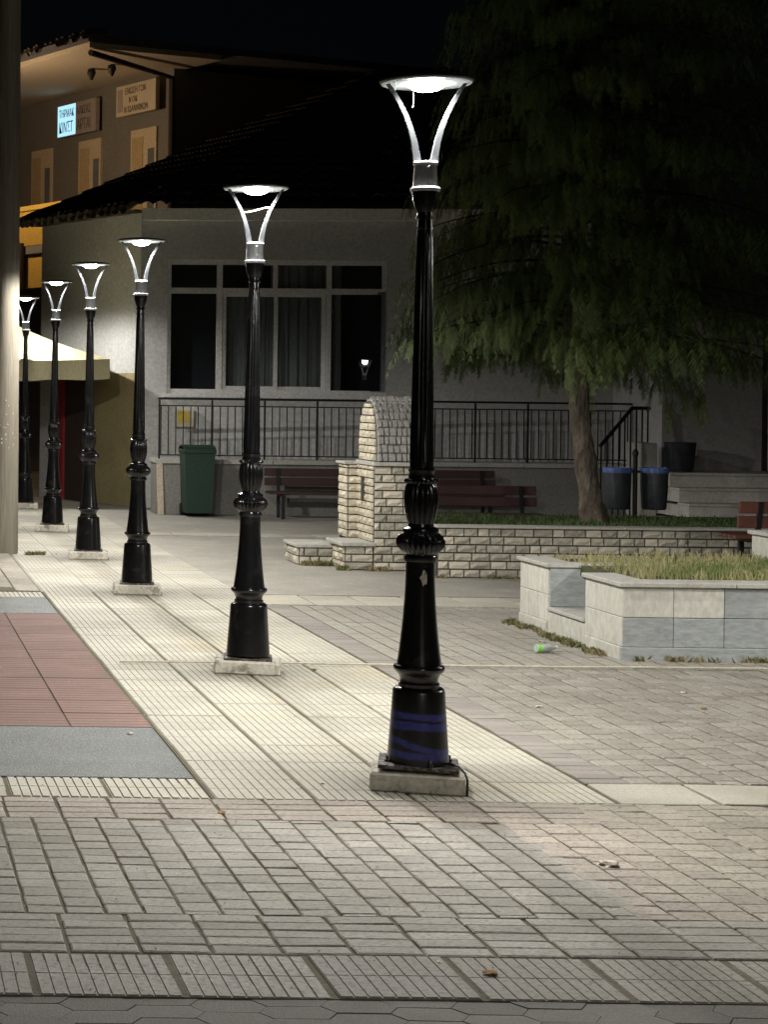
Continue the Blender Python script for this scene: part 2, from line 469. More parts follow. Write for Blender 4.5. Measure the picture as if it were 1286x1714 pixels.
# kerb row of ribbed tiles
kerb = struct(MB().box(-0.6, 5.4, 6.645, 7.15, -0.013, -0.0085).obj('kerb', m_joint))
kt = rib_mesh(0.480, 0.488, 10, 2, 0.005, 0.006, m_kerbtile, g=0.004)
for i in range(11):
    jit(place('tile', kt, kerb, (-0.18 + i * 0.5045, 6.892, 0.0)), 0.006, 0.006)

# front paving: frame rows, staggered grey field, pink border and beige field
frame_p = struct(MB().box(-0.6, 5.8, 7.152, 7.672, -0.013, -0.0085).obj('paving_border', m_joint))
front = struct(MB().box(-0.6, 3.0, 7.674, 9.862, -0.013, -0.0085).obj('front_paving', m_joint))
beige = struct(MB().box(3.003, 5.8, 7.674, 9.862, -0.013, -0.0085).obj('beige_paving', m_joint))
pB = paver_mesh(0.245, 0.098, 0.04, 0.004, m_paver)
pD = paver_mesh(0.247, 0.110, 0.04, 0.004, m_paver_pink)
PL = 0.136
pC = paver_mesh(0.143, PL - 0.005, 0.04, 0.004, m_paver)
pP = paver_mesh(0.154, PL - 0.005, 0.04, 0.004, m_paver_pink)
pE = paver_mesh(0.155, PL - 0.005, 0.04, 0.004, m_paver_beige)
for j in range(5):
    for i in range(-2, 17):
        jit(place('paver', pB, frame_p, (0.35 + i * 0.259 + random.uniform(-.003, .003), 7.206 + j * 0.104, 0)))
for j in range(4):
    for i in range(-1, 13):
        jit(place('paver', pD, frame_p, (0.275 + i * 0.2605 + random.uniform(-.003, .003), 9.45 + j * 0.1165, 0)))
def field(parent, x, meshes, ya, yb):
    y = ya - random.uniform(0, PL)
    while y < yb:
        y0, y1 = max(y, ya), min(y + PL, yb)
        if y1 - y0 > 0.03:
            o = place('paver', meshes, parent, (x + random.uniform(-.002, .002), (y0 + y1) / 2, 0))
            jit(o)
            o.scale = (1, (y1 - y0 - 0.005) / (PL - 0.005), 1)
        y += PL
for i in range(-1, 17):
    field(front, 0.545 + i * 0.1535, pC, 7.675, 9.385)
for i in range(14):
    x = 3.085 + i * 0.163
    field(beige, x, pP if i < 2 else pE, 7.675, 9.845 if x > 3.5 else 9.385)

# promenade strip of cream ribbed tiles, four abreast
SX = 1.735
strip = struct(MB().box(SX - 0.01, SX + 2.03, 9.866, 38.0, -0.013, -0.0085).obj('promenade_strip', m_joint))
lt = rib_mesh(0.486, 0.5, 10, 2, 0.0075, 0.006, m_ribtile, g=0.005)
ROWS = []
y = 9.87
while y < 37.5:
    ROWS.append(y)
    for i in range(4):
        jit(place('tile', lt, strip, (SX + 0.252 + i * 0.506, y + 0.251, 0.0)), 0.003, 0.003, 0.002)
    y += 0.504
# cross bands
bands = struct(MB().box(-0.8, SX - 0.015, 9.866, 10.375, -0.013, -0.0085).obj('pale_cross_bands', m_joint))
lt2 = rib_mesh(0.486, 0.492, 10, 2, 0.009, 0.009, m_ribtile)
pl = paver_mesh(0.486, 0.49, 0.03, 0.004, m_ribtile, 'tile')
for i in range(5):
    jit(place('tile', lt2, bands, (SX - 0.265 - i * 0.506, 10.122, 0)), 0.003)
for i in range(12):
    jit(place('tile', pl, bands, (SX + 2.29 + i * 0.506, 10.122, 0)), 0.003)
for i in range(16):
    for k in range(2):
        o = jit(place('tile', pl, bands, (SX + 2.29 + i * 0.506, 19.12 + k * 0.42, 0.008)), 0.003)
        o.scale = (1, 0.84, 1)
for i in range(14):
    jit(place('tile', pl, bands, (SX + 2.29 + i * 0.506, 28.05, 0.012)), 0.003)
for i in range(5):
    jit(place('tile', lt2, bands, (SX - 0.265 - i * 0.506, 19.62, 0)), 0.003)
# red ribbed tiles with speckled grey panels before and behind
struct(MB().cbox(-1.2, SX - 0.02, 10.39, 11.93, -0.09, -0.002, 0.004).obj('grey_paving_panel', m_greengrey))
struct(MB().cbox(-1.2, SX - 0.02, 17.98, 19.36, -0.09, -0.002, 0.004).obj('grey_paving_panel', m_greengrey))
redp = struct(MB().box(-0.9, SX - 0.012, 11.94, 17.97, -0.013, -0.0085).obj('red_paving', m_joint))
rt = rib_mesh(0.492, 0.492, 1, 5, 0.004, 0.005, m_redtile, g=0.004)
for i in range(5):
    for j in range(12):
        jit(place('tile', rt, redp, (SX - 0.266 - i * 0.5, 12.19 + j * 0.502, 0)), 0.002, 0.002, 0.002)
# grey path slabs beyond
pathp = struct(MB().box(-1.5, SX - 0.015, 19.93, 38, -0.02, 0.0).obj('side_path', m_joint))
ps = paver_mesh(0.24, 0.62, 0.02, 0.004, m_paver_beige, 'slab')
for i in range(7):
    for j in range(9):
        jit(place('slab', ps, pathp, (SX - 0.15 - i * 0.252, 20.25 + j * 0.63 + (0.3 if i % 2 else 0), 0.008)), 0.001, 0.002)

# square paving: mauve border column then staggered grey pavers
plaza = struct(MB().box(3.76, 12.5, 10.38, 18.9, -0.013, -0.0085).obj('square_paving', m_joint))
mv = paver_mesh(0.236, 0.116, 0.04, 0.004, m_paver_mauve)
y = 10.44
while y < 18.85:
    jit(place('paver', mv, plaza, (3.895, y, 0)))
    y += 0.12
gp = paver_mesh(0.138, 0.154, 0.04, 0.006, m_paver_far)
spots = []
for i in range(52):
    x = 4.095 + i * 0.155
    y = 10.40 - random.uniform(0, 0.162)
    while y < 18.86:
        y0, y1 = max(y, 10.39), min(y + 0.162, 18.87)
        if y1 - y0 > 0.05:
            spots.append((x, (y0 + y1) / 2, y1 - y0 - 0.009))
        y += 0.162
vis = [s for s in spots if s[0] * 3300 / s[1] - 212 < 1290 and not (s[0] > 5.8 and s[1] > 15.25)]
vis.sort(key=lambda s: s[1])
chosen = set(vis[:300])
rest = MB()
for s in spots:
    if s in chosen:
        o = jit(place('paver', gp, plaza, (s[0], s[1], 0)), 0.004, 0.006)
        o.scale = (1, s[2] / 0.154, 1)
    else:
        rest.box(s[0] - 0.069, s[0] + 0.069, s[1] - s[2] / 2, s[1] + s[2] / 2, -0.03, random.uniform(-0.003, 0.001))
ro = rest.obj('distant_pavers', m_paver_far, plaza)
ro['kind'] = 'stuff'

# pale cord lying across the square
pts = []
for k in range(60):
    x = 1.86 + k * 0.2
    pts.append((x, 14.70 + 0.025 * math.sin(k * 0.35) + 0.012 * mnoise.noise((k * 0.6, 0, 0)), 0.017))
tag(MB().tube(pts, 0.008, 6).obj('cord', m_cord), 'thin pale cord stretched across the paving behind the second lamp', 'cord')

# ------------------------------------------------------------------ stone pieces
def brick_variants(mat, n=6):
    out = []
    for k in range(n):
        rnd = random.Random(k * 13 + 5)
        vs_, fs_ = [], []
        nx, nz = 4, 3
        for j in range(nz):
            for i in range(nx):
                u, w = i / (nx - 1), j / (nz - 1)
                edge = i in (0, nx - 1) or j in (0, nz - 1)
                uu = u + (0 if edge else rnd.uniform(-.06, .06))
                yy = -0.018 if edge else -0.025 - rnd.uniform(0, 0.018)
                vs_.append((uu, yy + (rnd.uniform(-.004, .004) if edge else 0), w))
        for j in range(nz - 1):
            for i in range(nx - 1):
                a = j * nx + i
                fs_.append((a, a + 1, a + nx + 1, a + nx))
        b0 = len(vs_)
        vs_ += [(0, 0.02, 0), (1, 0.02, 0), (1, 0.02, 1), (0, 0.02, 1)]
        fs_ += [(b0, b0 + 1, 3, 2, 1, 0), (b0 + 1, b0 + 2, nx * nz - 1, nx * 2 - 1, nx - 1), (b0 + 2, b0 + 3, 8, 9, 10, 11), (b0 + 3, b0, 0, 4, 8)]
        out.append(MB().add(vs_, fs_).mesh('brick', mat))
    return out
BR = brick_variants(m_brick)
BR_LIT = brick_variants(m_brick_lit)

def brick_face(parent, P0, ang, W, H, bl, bh, var, seed, clip=None, joint=0.016):
    rnd = random.Random(seed)
    c, s = math.cos(ang), math.sin(ang)
    z, row = 0.0, 0
    while z < H - 0.02:
        h = min(bh, H - z)
        x = 0.0
        lo, hi = 0.0, W
        if clip:
            lo, hi = clip(z + h / 2)
            x = lo
        first = True
        while x < hi - 0.015:
            l = bl * rnd.uniform(0.62, 1.35)
            if first and row % 2:
                l *= 0.55
            first = False
            if hi - (x + l) < 0.06:
                l = hi - x
            o = place('brick', rnd.choice(var), parent,
                      (P0[0] + c * (x + joint / 2), P0[1] + s * (x + joint / 2), P0[2] + z + joint / 2), ang,
                      (l - joint, rnd.uniform(0.7, 1.2), h - joint))
            x += l
        z += bh
        row += 1

# ------------------------------------------------------------------ street lamps
PROF_DRUM = [(0.128, 0.157), (0.16, 0.155), (0.40, 0.138), (0.495, 0.132), (0.508, 0.129), (0.517, 0.12), (0.522, 0.104)]
PROF_COLLAR = [(0.520, 0.104), (0.538, 0.105), (0.545, 0.097), (0.556, 0.096), (0.570, 0.099), (0.586, 0.108), (0.600, 0.122), (0.612, 0.130), (0.624, 0.130), (0.631, 0.125), (0.634, 0.113)]
PROF_CONE = [(0.632, 0.1135), (0.70, 0.104), (0.78, 0.095), (0.87, 0.0865), (0.97, 0.079), (1.07, 0.0745), (1.166, 0.074), (1.168, 0.083), (1.178, 0.0865), (1.19, 0.0865), (1.197, 0.080), (1.206, 0.079)]
PROF_BULB = [(1.205, 0.082), (1.215, 0.090, .002, 24), (1.228, 0.101, .004, 24), (1.243, 0.110, .008, 24), (1.262, 0.1155, .009, 24), (1.280, 0.115, .009, 24), (1.297, 0.107, .008, 24), (1.310, 0.096, .003, 24), (1.318, 0.090), (1.325, 0.091), (1.337, 0.089), (1.343, 0.080), (1.348, 0.066), (1.365, 0.063)]
PROF_LEAF = [(1.364, 0.064), (1.384, 0.068, .003, 16), (1.42, 0.076, .004, 16), (1.47, 0.082, .005, 16), (1.52, 0.081, .005, 16), (1.556, 0.076, .004, 16), (1.57, 0.073), (1.573, 0.077, .005, 24), (1.584, 0.081, .008, 24), (1.594, 0.077, .006, 24), (1.598, 0.066), (1.628, 0.063), (1.636, 0.067), (1.645, 0.067), (1.652, 0.061)]
PROF_SHAFT = [(1.65, 0.060), (1.68, 0.0595), (1.70, 0.058, .003, 12), (2.0, 0.053, .003, 12), (2.4, 0.0465, .0028, 12), (2.84, 0.039, .0024, 12), (2.87, 0.038), (2.886, 0.038), (2.889, 0.043), (2.897, 0.043), (2.90, 0.037), (2.936, 0.036), (2.94, 0.044), (2.952, 0.045), (2.956, 0.038), (2.975, 0.038)]
PROF_NECK = [(2.974, 0.042), (2.99, 0.050), (3.03, 0.060), (3.08, 0.067)]

def lamp_meshes():
    d = {}
    d['plinth'] = MB().cbox(-0.236, 0.236, -0.19, 0.19, -0.005, 0.098, 0.014).mesh('plinth', m_plinth)
    d['base_plate'] = MB().cbox(-0.2, 0.2, -0.18, 0.18, 0.112, 0.131, 0.004).mesh('base_plate', m_rusty)
    d['base_drum'] = MB().lathe(PROF_DRUM, 40).mesh('base_drum', m_black, True)
    d['base_drum_blue'] = MB().lathe(PROF_DRUM, 40).mesh('base_drum', m_blueband, True)
    d['collar'] = MB().lathe(PROF_COLLAR, 40).mesh('collar', m_black, True)
    d['pedestal'] = MB().lathe(PROF_CONE, 40).mesh('pedestal', m_black, True)
    d['fluted_bulb'] = MB().lathe(PROF_BULB, 96).mesh('fluted_bulb', m_black, True)
    d['leaf_vase'] = MB().lathe(PROF_LEAF, 96).mesh('leaf_vase', m_black, True)
    d['shaft'] = MB().lathe(PROF_SHAFT, 72).mesh('shaft', m_black, True)
    d['neck'] = MB().lathe(PROF_NECK, 32).mesh('neck', m_black, True)
    d['flange'] = MB().lathe([(3.082, 0.073), (3.086, 0.076), (3.10, 0.076), (3.105, 0.073)], 32).mesh('flange', m_grey, True)
    d['lamp_holder'] = MB().lathe([(3.106, 0.063), (3.218, 0.057), (3.221, 0.064), (3.232, 0.064), (3.236, 0.06)], 32).mesh('lamp_holder', m_grey, True)
    d['screw'] = MB().lathe([(0, 0.006), (0.006, 0.006), (0.008, 0.003)], 8).mesh('screw', m_grey)
    cs = [(0.041, 3.23, 0.044), (0.048, 3.28, 0.038), (0.060, 3.345, 0.033), (0.078, 3.41, 0.029), (0.102, 3.475, 0.027), (0.133, 3.54, 0.024), (0.166, 3.60, 0.021), (0.198, 3.645, 0.018)]
    vs_, fs_ = [], []
    for k, (x, z, w) in enumerate(cs):
        a = cs[max(k - 1, 0)]; b = cs[min(k + 1, len(cs) - 1)]
        t = Vector((b[0] - a[0], b[1] - a[1])).normalized()
        nx, nz = t.y, -t.x
        hw, dp = w * 0.43, 0.017 - 0.0008 * k
        for sx, sy in ((-1, -1), (1, -1), (1, 1), (-1, 1)):
            vs_.append((x + nx * hw * sx, dp * sy, z + nz * hw * sx))
    for k in range(len(cs) - 1):
        for i in range(4):
            j = (i + 1) % 4
            fs_.append((k * 4 + i, k * 4 + j, k * 4 + 4 + j, k * 4 + 4 + i))
    d['arm'] = MB().add(vs_, fs_).mesh('arm', m_armgrey)
    d['canopy'] = MB().lathe([(3.648, 0.225), (3.650, 0.236), (3.656, 0.238), (3.664, 0.225), (3.672, 0.17), (3.680, 0.09), (3.683, 0.02)], 40).mesh('canopy', m_canopy, True)
    d['reflector'] = MB().lathe([(3.640, 0.12), (3.640, 0.228), (3.6475, 0.231)], 40).mesh('reflector', m_lampwhite, True)
    d['led_module'] = MB().lathe([(3.600, 0.012), (3.603, 0.04), (3.611, 0.068), (3.625, 0.088), (3.639, 0.094)], 32).mesh('led_module', m_led, True)
    return d
LM = lamp_meshes()

def street_lamp(x, y, zs, label, blue=False, power=1.0, yaw=None):
    t = thing('street_lamp', label, 'street lamp', (x, y, 0), 0, 'lamps in a row along the promenade')
    t.scale = (1, 1, zs)
    face = -math.atan2(x, y) if yaw is None else yaw
    place('plinth', LM['plinth'], t, None, face + random.uniform(-.03, .03))
    if blue:
        o = place('base_plate', LM['base_plate'], t, None, face)
        o.rotation_euler = (0, R(1.2), face)
        o['label'] = 'rusty tilted base plate with bolts'
        for sx, sy in ((0.02, -0.165), (-0.165, -0.02), (0.165, 0.0)):
            MB().lathe([(0.125, 0.006), (0.165, 0.006)], 8).lathe([(0.131, 0.013), (0.143, 0.013)], 6).obj('bolt', m_rusty, t, False, (sx, sy, 0), face)
    else:
        o = place('base_plate', LM['base_plate'], t, (0, 0, -0.016), face)
        o.scale = (0.86, 0.9, 1)
    dr = place('base_drum', LM['base_drum_blue' if blue else 'base_drum'], t)
    if blue:
        dr['label'] = 'black base drum with blue spray-paint bands'
    for n in ('collar', 'pedestal', 'fluted_bulb', 'leaf_vase', 'shaft', 'neck', 'flange', 'canopy', 'reflector', 'led_module'):
        place(n, LM[n], t)
    h = place('lamp_holder', LM['lamp_holder'], t)
    for zz in (3.135, 3.205):
        s = place('screw', LM['screw'], h, (0.0, -0.058, zz))
        s.rotation_euler = (R(90), 0, 0)
    for a in (0, math.pi):
        place('arm', LM['arm'], t, None, a + face * 0.5)
    l = bpy.data.lights.new('lamp_light', 'AREA')
    l.shape = 'DISK'
    l.size = 0.16
    l.energy = LAMP_W * power
    l.color = (1.0, 0.965, 0.905)
    lo = bpy.data.objects.new('lamp_light', l)
    COL.objects.link(lo)
    lo.parent = t
    lo.location = (0, 0, 3.592)
    l = bpy.data.lights.new('lamp_wide_beam', 'SPOT')
    l.energy = LAMP_WIDE * power
    l.color = (1.0, 0.965, 0.905)
    l.spot_size = R(178)
    l.spot_blend = 0.30
    l.shadow_soft_size = 0.07
    lo = bpy.data.objects.new('lamp_wide_beam', l)
    COL.objects.link(lo)
    lo.parent = t
    lo.location = (0, 0, 3.585)
    return t

LAMPS = [(2.846, 10.22, 1.0), (2.755, 14.38, 0.965), (2.68, 19.88, 0.972), (2.63, 23.92, 0.976), (2.61, 28.5, 0.985), (2.62, 33.9, 0.99)]
LL = ['black ornate lamp post with blue spray-paint bands round its base',
      'black ornate lamp post next along from the blue-sprayed one, by the pale cord',
      'black ornate lamp post third in the row counting from the blue-sprayed one',
      'black ornate lamp post fourth in the row counting from the blue-sprayed one',
      'black ornate lamp post fifth in the row counting from the blue-sprayed one',
      'black ornate lamp post standing right beside the cream parasol, far end of the row']
lamps = []
for i, (x, y, zs) in enumerate(LAMPS):
    lamps.append(street_lamp(x, y, zs, LL[i], blue=(i == 0), power=(1, 1, 0.95, 0.85, 0.75, 0.65)[i]))
    lamps[-1].rotation_euler = (0.003 * math.sin(i * 5), (0.001, 0.006, 0.002, -0.003, 0.004, -0.004)[i], 0)
L1 = lamps[0]
# peeled paper scrap, cable tail and cobweb strands on the first lamp
rp = random.Random(3)
vs_ = []
for k in range(14):
    a = 2 * math.pi * k / 14
    rr = rp.uniform(0.6, 1.1)
    u, w = 0.022 * rr * math.cos(a), 0.042 * rr * math.sin(a)
    zz = 1.09 + w
    ang = -math.pi / 2 - 0.02 + u / 0.075
    vs_.append((0.0765 * math.cos(ang), 0.0765 * math.sin(ang), zz))
sc = MB().add(vs_, [tuple(range(14))]).obj('paper_scrap', m_paper, L1)
sc['label'] = 'torn remnant of a pale sticker'
MB().tube([(0.15, -0.05, 0.138), (0.20, -0.10, 0.136), (0.232, -0.15, 0.112), (0.2435, -0.175, 0.085), (0.2435, -0.178, 0.05), (0.2435, -0.18, 0.002)], 0.006, 6).obj('cable', m_iron, L1, False, None, -math.atan2(2.846, 10.22))
MB().tube([(-0.10, -0.06, 3.64), (-0.085, -0.05, 3.615), (-0.08, -0.05, 3.55), (-0.082, -0.04, 3.51)], 0.0028, 5).tube([(-0.085, -0.05, 3.615), (-0.03, -0.08, 3.64)], 0.001, 4).tube([(-0.17, -0.03, 3.64), (-0.168, -0.02, 3.60)], 0.003, 4).tube([(0.17, 0, 3.60), (0.14, 0, 3.53)], 0.0035, 4).obj('cobweb', m_web, L1)
MB().tube([(-0.105, 0, 3.46), (-0.02, 0, 3.475), (0.06, 0, 3.50), (0.105, 0, 3.505)], 0.003, 4).obj('cobweb', m_web, lamps[1])
# one lamp of a second row, out of view, added to light planter and steps
street_lamp(9.5, 12.7, 0.985, 'black ornate lamp post out of view before the marble planter, added to light the square', power=1.0, yaw=0.3)
street_lamp(3.1, 0.8, 0.985, 'black ornate lamp post added out of view across the road to light the foreground', power=0.5, yaw=0.0)  # unseen lamp added to light the foreground and faces towards the camera

# ------------------------------------------------------------------ timber utility pole
pole = thing('utility_pole', 'tall weathered timber utility pole standing beside the grey side path', 'utility pole', (1.64, 24.55, 0))
prof = []
for k in range(30):
    z = k * 0.36
    prof.append((z, 0.185 - 0.0065 * z + 0.002 * math.sin(k * 2.1)))
MB().lathe(prof, 24).obj('shaft', m_timber, pole, True)
stap = MB()
for k in range(18):
    z = random.uniform(1.3, 1.9)
    a = -math.pi / 2 + random.uniform(-.6, .9)
    r = 0.185 - 0.0065 * z
    x_, y_ = r * math.cos(a), r * math.sin(a)
    stap.box(x_ - 0.007, x_ + 0.007, y_ - 0.003, y_ + 0.003, z, z + random.uniform(0.006, 0.03))
stap.obj('paper_scraps', m_paper, pole)

# ------------------------------------------------------------------ stone fountain
fo = thing('stone_fountain', 'split-face stone drinking fountain with arched shingled roof and low trough', 'fountain', (0, 0, 0))
TX0, TX1, TY0, TY1, TZ = 5.80, 6.30, 22.78, 23.52, 1.20
MB().box(TX0, TX1, TY0, TY1, 0, TZ).obj('tower_core', m_mortar, fo)
brick_face(fo, (TX0, TY0, 0.0), 0, TX1 - TX0, TZ, 0.19, 0.092, BR, 11)
brick_face(fo, (TX0, TY1, 0.32), -math.pi / 2, TY1 - TY0, TZ - 0.32, 0.17, 0.092, BR_LIT, 12)
# dark strip on the front pilaster, painted shade in place of a deep slot
MB().box(TX0 - 0.06, TX0 - 0.035, 23.10, 23.16, 0.78, 1.06).obj('niche_shade_strip', m_mortar, fo)
# rear pilaster
MB().box(5.68, 6.3, 23.525, 23.93, 0, 1.19).obj('pilaster_core', m_mortar, fo)
brick_face(fo, (5.68, 23.93, 0.32), -math.pi / 2, 0.405, 0.87, 0.4, 0.092, BR_LIT, 13)
brick_face(fo, (5.68, 23.525, 0.32), 0, 0.16, 0.87, 0.3, 0.092, BR_LIT, 14)
MB().cbox(5.63, 6.33, 23.49, 23.97, 1.192, 1.225, 0.008).obj('pilaster_cap', m_coping, fo)
# base with ledge
MB().box(5.48, 5.80, 22.80, 23.36, 0, 0.27).obj('base_core', m_mortar, fo)
brick_face(fo, (5.48, 22.80, 0), 0, 0.32, 0.27, 0.2, 0.09, BR, 15)
brick_face(fo, (5.48, 23.36, 0), -math.pi / 2, 0.56, 0.27, 0.25, 0.09, BR_LIT, 16)
MB().cbox(5.42, 5.82, 22.74, 23.52, 0.272, 0.318, 0.008).obj('ledge_slab', m_coping, fo)
# trough
MB().box(5.08, 5.50, 23.42, 24.1, 0, 0.20).obj('trough_core', m_mortar, fo)
brick_face(fo, (5.08, 23.42, 0), 0, 0.42, 0.20, 0.13, 0.1, BR, 17)
brick_face(fo, (5.08, 24.1, 0), -math.pi / 2, 0.68, 0.20, 0.2, 0.1, BR, 18)
MB().cbox(5.04, 5.52, 23.38, 24.14, 0.202, 0.245, 0.008).obj('trough_coping', m_coping, fo)
# roof slab, gable and shingled vault
MB().cbox(TX0 - 0.02, TX1 + 0.04, TY0 - 0.06, TY1 + 0.05, TZ + 0.002, TZ + 0.05, 0.006).obj('roof_slab', m_coping, fo)
YC, HWD, RH = (TY0 + TY1) / 2, (TY1 - TY0) / 2 + 0.03, 0.70
def vault(a):
    """a from 0 (front foot) to pi (rear foot): a tall, slightly pointed round vault"""
    return (YC - HWD * math.copysign(abs(math.cos(a)) ** 0.92, math.cos(a)), TZ + 0.055 + RH * max(0.0, math.sin(a)) ** 0.72)
prof = [vault(math.pi * k / 24) for k in range(25)]
core = MB()
n = len(prof)
core.add([(TX0 + 0.02, y_, z_) for y_, z_ in prof] + [(TX1, y_, z_) for y_, z_ in prof],
         [tuple(range(n)), tuple(reversed(range(n, 2 * n)))] + [(i, i + n, i + n + 1, i + 1) for i in range(n - 1)])
core.obj('gable_core', m_mortar, fo)
def gclip(z):
    zz = min(max(z / RH, 0), 0.985)
    a = math.asin(min(1, zz ** (1 / 0.72)))
    half = HWD * math.cos(a) ** 0.92
    return (HWD - half + 0.02, HWD + half - 0.02)
brick_face(fo, (TX0 + 0.02, YC + HWD, TZ + 0.055), -math.pi / 2, 2 * HWD, RH - 0.03, 0.2, 0.088, BR_LIT, 19, gclip)
sh = MB()
rr = random.Random(8)
arc = [vault(math.pi * k / 400) for k in range(401)]
cum = [0.0]
for k in range(400):
    cum.append(cum[-1] + math.hypot(arc[k + 1][0] - arc[k][0], arc[k + 1][1] - arc[k][1]))
def at_arc(sv):
    sv = min(max(sv, 0), cum[-1])
    for k in range(400):
        if cum[k + 1] >= sv:
            return arc[k]
    return arc[-1]
nrow = int(cum[-1] / 0.092)
for k in range(nrow):
    ya, za = at_arc(k * cum[-1] / nrow)
    yb, zb = at_arc((k + 1) * cum[-1] / nrow)
    if k >= nrow / 2:                       # rear slope: lower edge is the later one
        ya, za, yb, zb = yb, zb, ya, za
    x = TX0 + 0.025
    d = Vector((0, yb - ya, zb - za)); L = d.length; d.normalize()
    nn = Vector((0, -d.z, d.y)) if k < nrow / 2 else Vector((0, d.z, -d.y))
    if nn.z < 0 and k < nrow / 2:
        nn = -nn
    while x < TX1 + 0.02:
        w = rr.uniform(0.045, 0.09)
        lift = rr.uniform(0.036, 0.062)
        e = d * (L * rr.uniform(1.0, 1.1))
        ins = Vector((w * 0.16, 0, 0))
        p0 = Vector((x, ya, za)); p1 = Vector((x + w - 0.008, ya, za))
        q0 = p0 + nn * lift + ins + d * 0.012; q1 = p1 + nn * lift - ins + d * 0.012
        vs_ = [p0, p1, p1 + e, p0 + e, q0, q1, p1 + e + nn * 0.008 - ins * .4, p0 + e + nn * 0.008 + ins * .4]
        sh.add(vs_, [(4, 5, 6, 7), (0, 1, 5, 4), (1, 2, 6, 5), (3, 0, 4, 7), (2, 3, 7, 6)])
        x += w
so = sh.obj('roof_shingles', m_shingle, fo)
so['kind'] = 'stuff'

# ------------------------------------------------------------------ raised bed with stone retaining wall
WX0, WX1, WY, WH = 6.32, 14.0, 22.0, 0.55
bed = thing('retaining_wall', 'long low retaining wall of split-face stone blocks with thin pale coping', 'wall', (0, 0, 0))
MB().box(WX0, WX1, WY, WY + 0.3, -0.02, WH).obj('wall_core', m_mortar, bed)
brick_face(bed, (WX0, WY, 0.0), 0, WX1 - WX0, WH, 0.185, 0.0915, BR, 21)
x = WX0 - 0.02
while x < WX1:
    w = random.uniform(0.8, 1.2)
    MB().cbox(x, x + w - 0.006, WY - 0.065, WY + 0.24, WH + 0.002, WH + 0.028, 0.006).obj('coping_slab', m_coping, bed)
    x += w
struct(MB().box(6.4, 14.0, WY + 0.31, 25.9, 0.0, 0.47).obj('garden_bed', m_soil))

def grass(name, n, x0, x1, y0, y1, z, h0, h1, mat, seed, dens=None):
    rnd = random.Random(seed)
    mb = MB()
    for _ in range(n):
        x, y = rnd.uniform(x0, x1), rnd.uniform(y0, y1)
        if dens and rnd.random() > dens(x, y):
            continue
        h = rnd.uniform(h0, h1) * (0.6 + 0.8 * abs(mnoise.noise((x * 1.5, y * 1.5, seed))) + 0.2)
        a = rnd.uniform(0, 6.28)
        w = rnd.uniform(0.004, 0.009)
        dx, dy = math.cos(a) * w, math.sin(a) * w
        lx, ly = rnd.uniform(-.45, .45) * h, rnd.uniform(-.45, .45) * h
        mb.add([(x - dx, y - dy, z), (x + dx, y + dy, z), (x + dx * .7 + lx * .35, y + dy * .7 + ly * .35, z + h * .6), (x - dx * .7 + lx * .35, y - dy * .7 + ly * .35, z + h * .6), (x + lx, y + ly, z + h)],
               [(0, 1, 2, 3), (3, 2, 4)])
    o = mb.obj(name, mat)
    return o
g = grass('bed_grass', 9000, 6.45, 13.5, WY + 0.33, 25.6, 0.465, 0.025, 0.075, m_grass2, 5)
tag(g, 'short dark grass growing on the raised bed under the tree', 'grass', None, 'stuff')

# ------------------------------------------------------------------ marble-clad planter
PX, PY0, PT = 5.82, 15.25, 0.565
plr = thing('marble_planter', 'long planter clad in cream and grey marble panels with a seat notch, grassy top', 'planter', (0, 0, 0))
def panel_mesh_obj(x0, x1, y0, y1, z0, z1, mat, name='panel', b=0.004):
    return MB().cbox(x0, x1, y0, y1, z0, z1, b).obj(name, mat, plr)
# cores
MB().box(PX + 0.03, 13.0, PY0 + 0.03, 16.05, 0, PT - 0.005).obj('core', m_mortar, plr)
MB().box(PX + 0.46, 13.0, 16.05, 16.92, 0, PT - 0.005).obj('core', m_mortar, plr)
MB().box(PX + 0.03, PX + 0.46, 16.05, 16.92, 0, 0.195).obj('seat_core', m_mortar, plr)
MB().box(PX + 0.03, 13.0, 16.92, 17.66, 0, PT - 0.005).obj('core', m_mortar, plr)
# front face panels
pr = random.Random(4)
mats_top = [m_marble, m_marble, m_marble_grey, m_marble, m_marble_grey, m_marble]
for i in range(18):
    x0 = PX + 0.004 + i * 0.392
    w = 0.388
    if i == 0:
        pass
    panel_mesh_obj(x0, x0 + w, PY0, PY0 + 0.026, 0.10, 0.325, m_marble_grey)
    panel_mesh_obj(x0, x0 + w, PY0 + 0.001, PY0 + 0.026, 0.329, 0.56, mats_top[i % 6] if i < 6 else pr.choice(mats_top))
for i in range(6):
    panel_mesh_obj(PX - 0.012 + i * 1.2, PX - 0.012 + i * 1.2 + 1.197, PY0 - 0.014, PY0 + 0.02, -0.02, 0.098, m_marble_grey, 'skirting')
# left face panels, near block
def left_panels(ya, yb, ws, z0, z1, skirt=True):
    y_ = ya
    for w in ws:
        e = min(y_ + w, yb)
        panel_mesh_obj(PX - 0.003, PX + 0.024, y_ + 0.002, e - 0.002, 0.10, min(z1, 0.325), m_marble)
        if z1 > 0.4:
            panel_mesh_obj(PX - 0.002, PX + 0.024, y_ + 0.002, e - 0.002, 0.329, z1, m_marble)
        y_ = e
    if skirt:
        panel_mesh_obj(PX - 0.014, PX + 0.022, ya + 0.02, yb, -0.02, 0.098, m_marble, 'skirting')
left_panels(15.255, 16.05, [0.27, 0.27, 0.255], 0.1, 0.56)
left_panels(16.93, 17.66, [0.25, 0.25, 0.23], 0.1, 0.56)
panel_mesh_obj(PX - 0.002, PX + 0.024, 16.055, 16.925, 0.0, 0.195, m_marble, 'seat_front')
panel_mesh_obj(PX - 0.02, PX + 0.47, 16.052, 16.918, 0.197, 0.228, m_marble_cap, 'seat_slab')
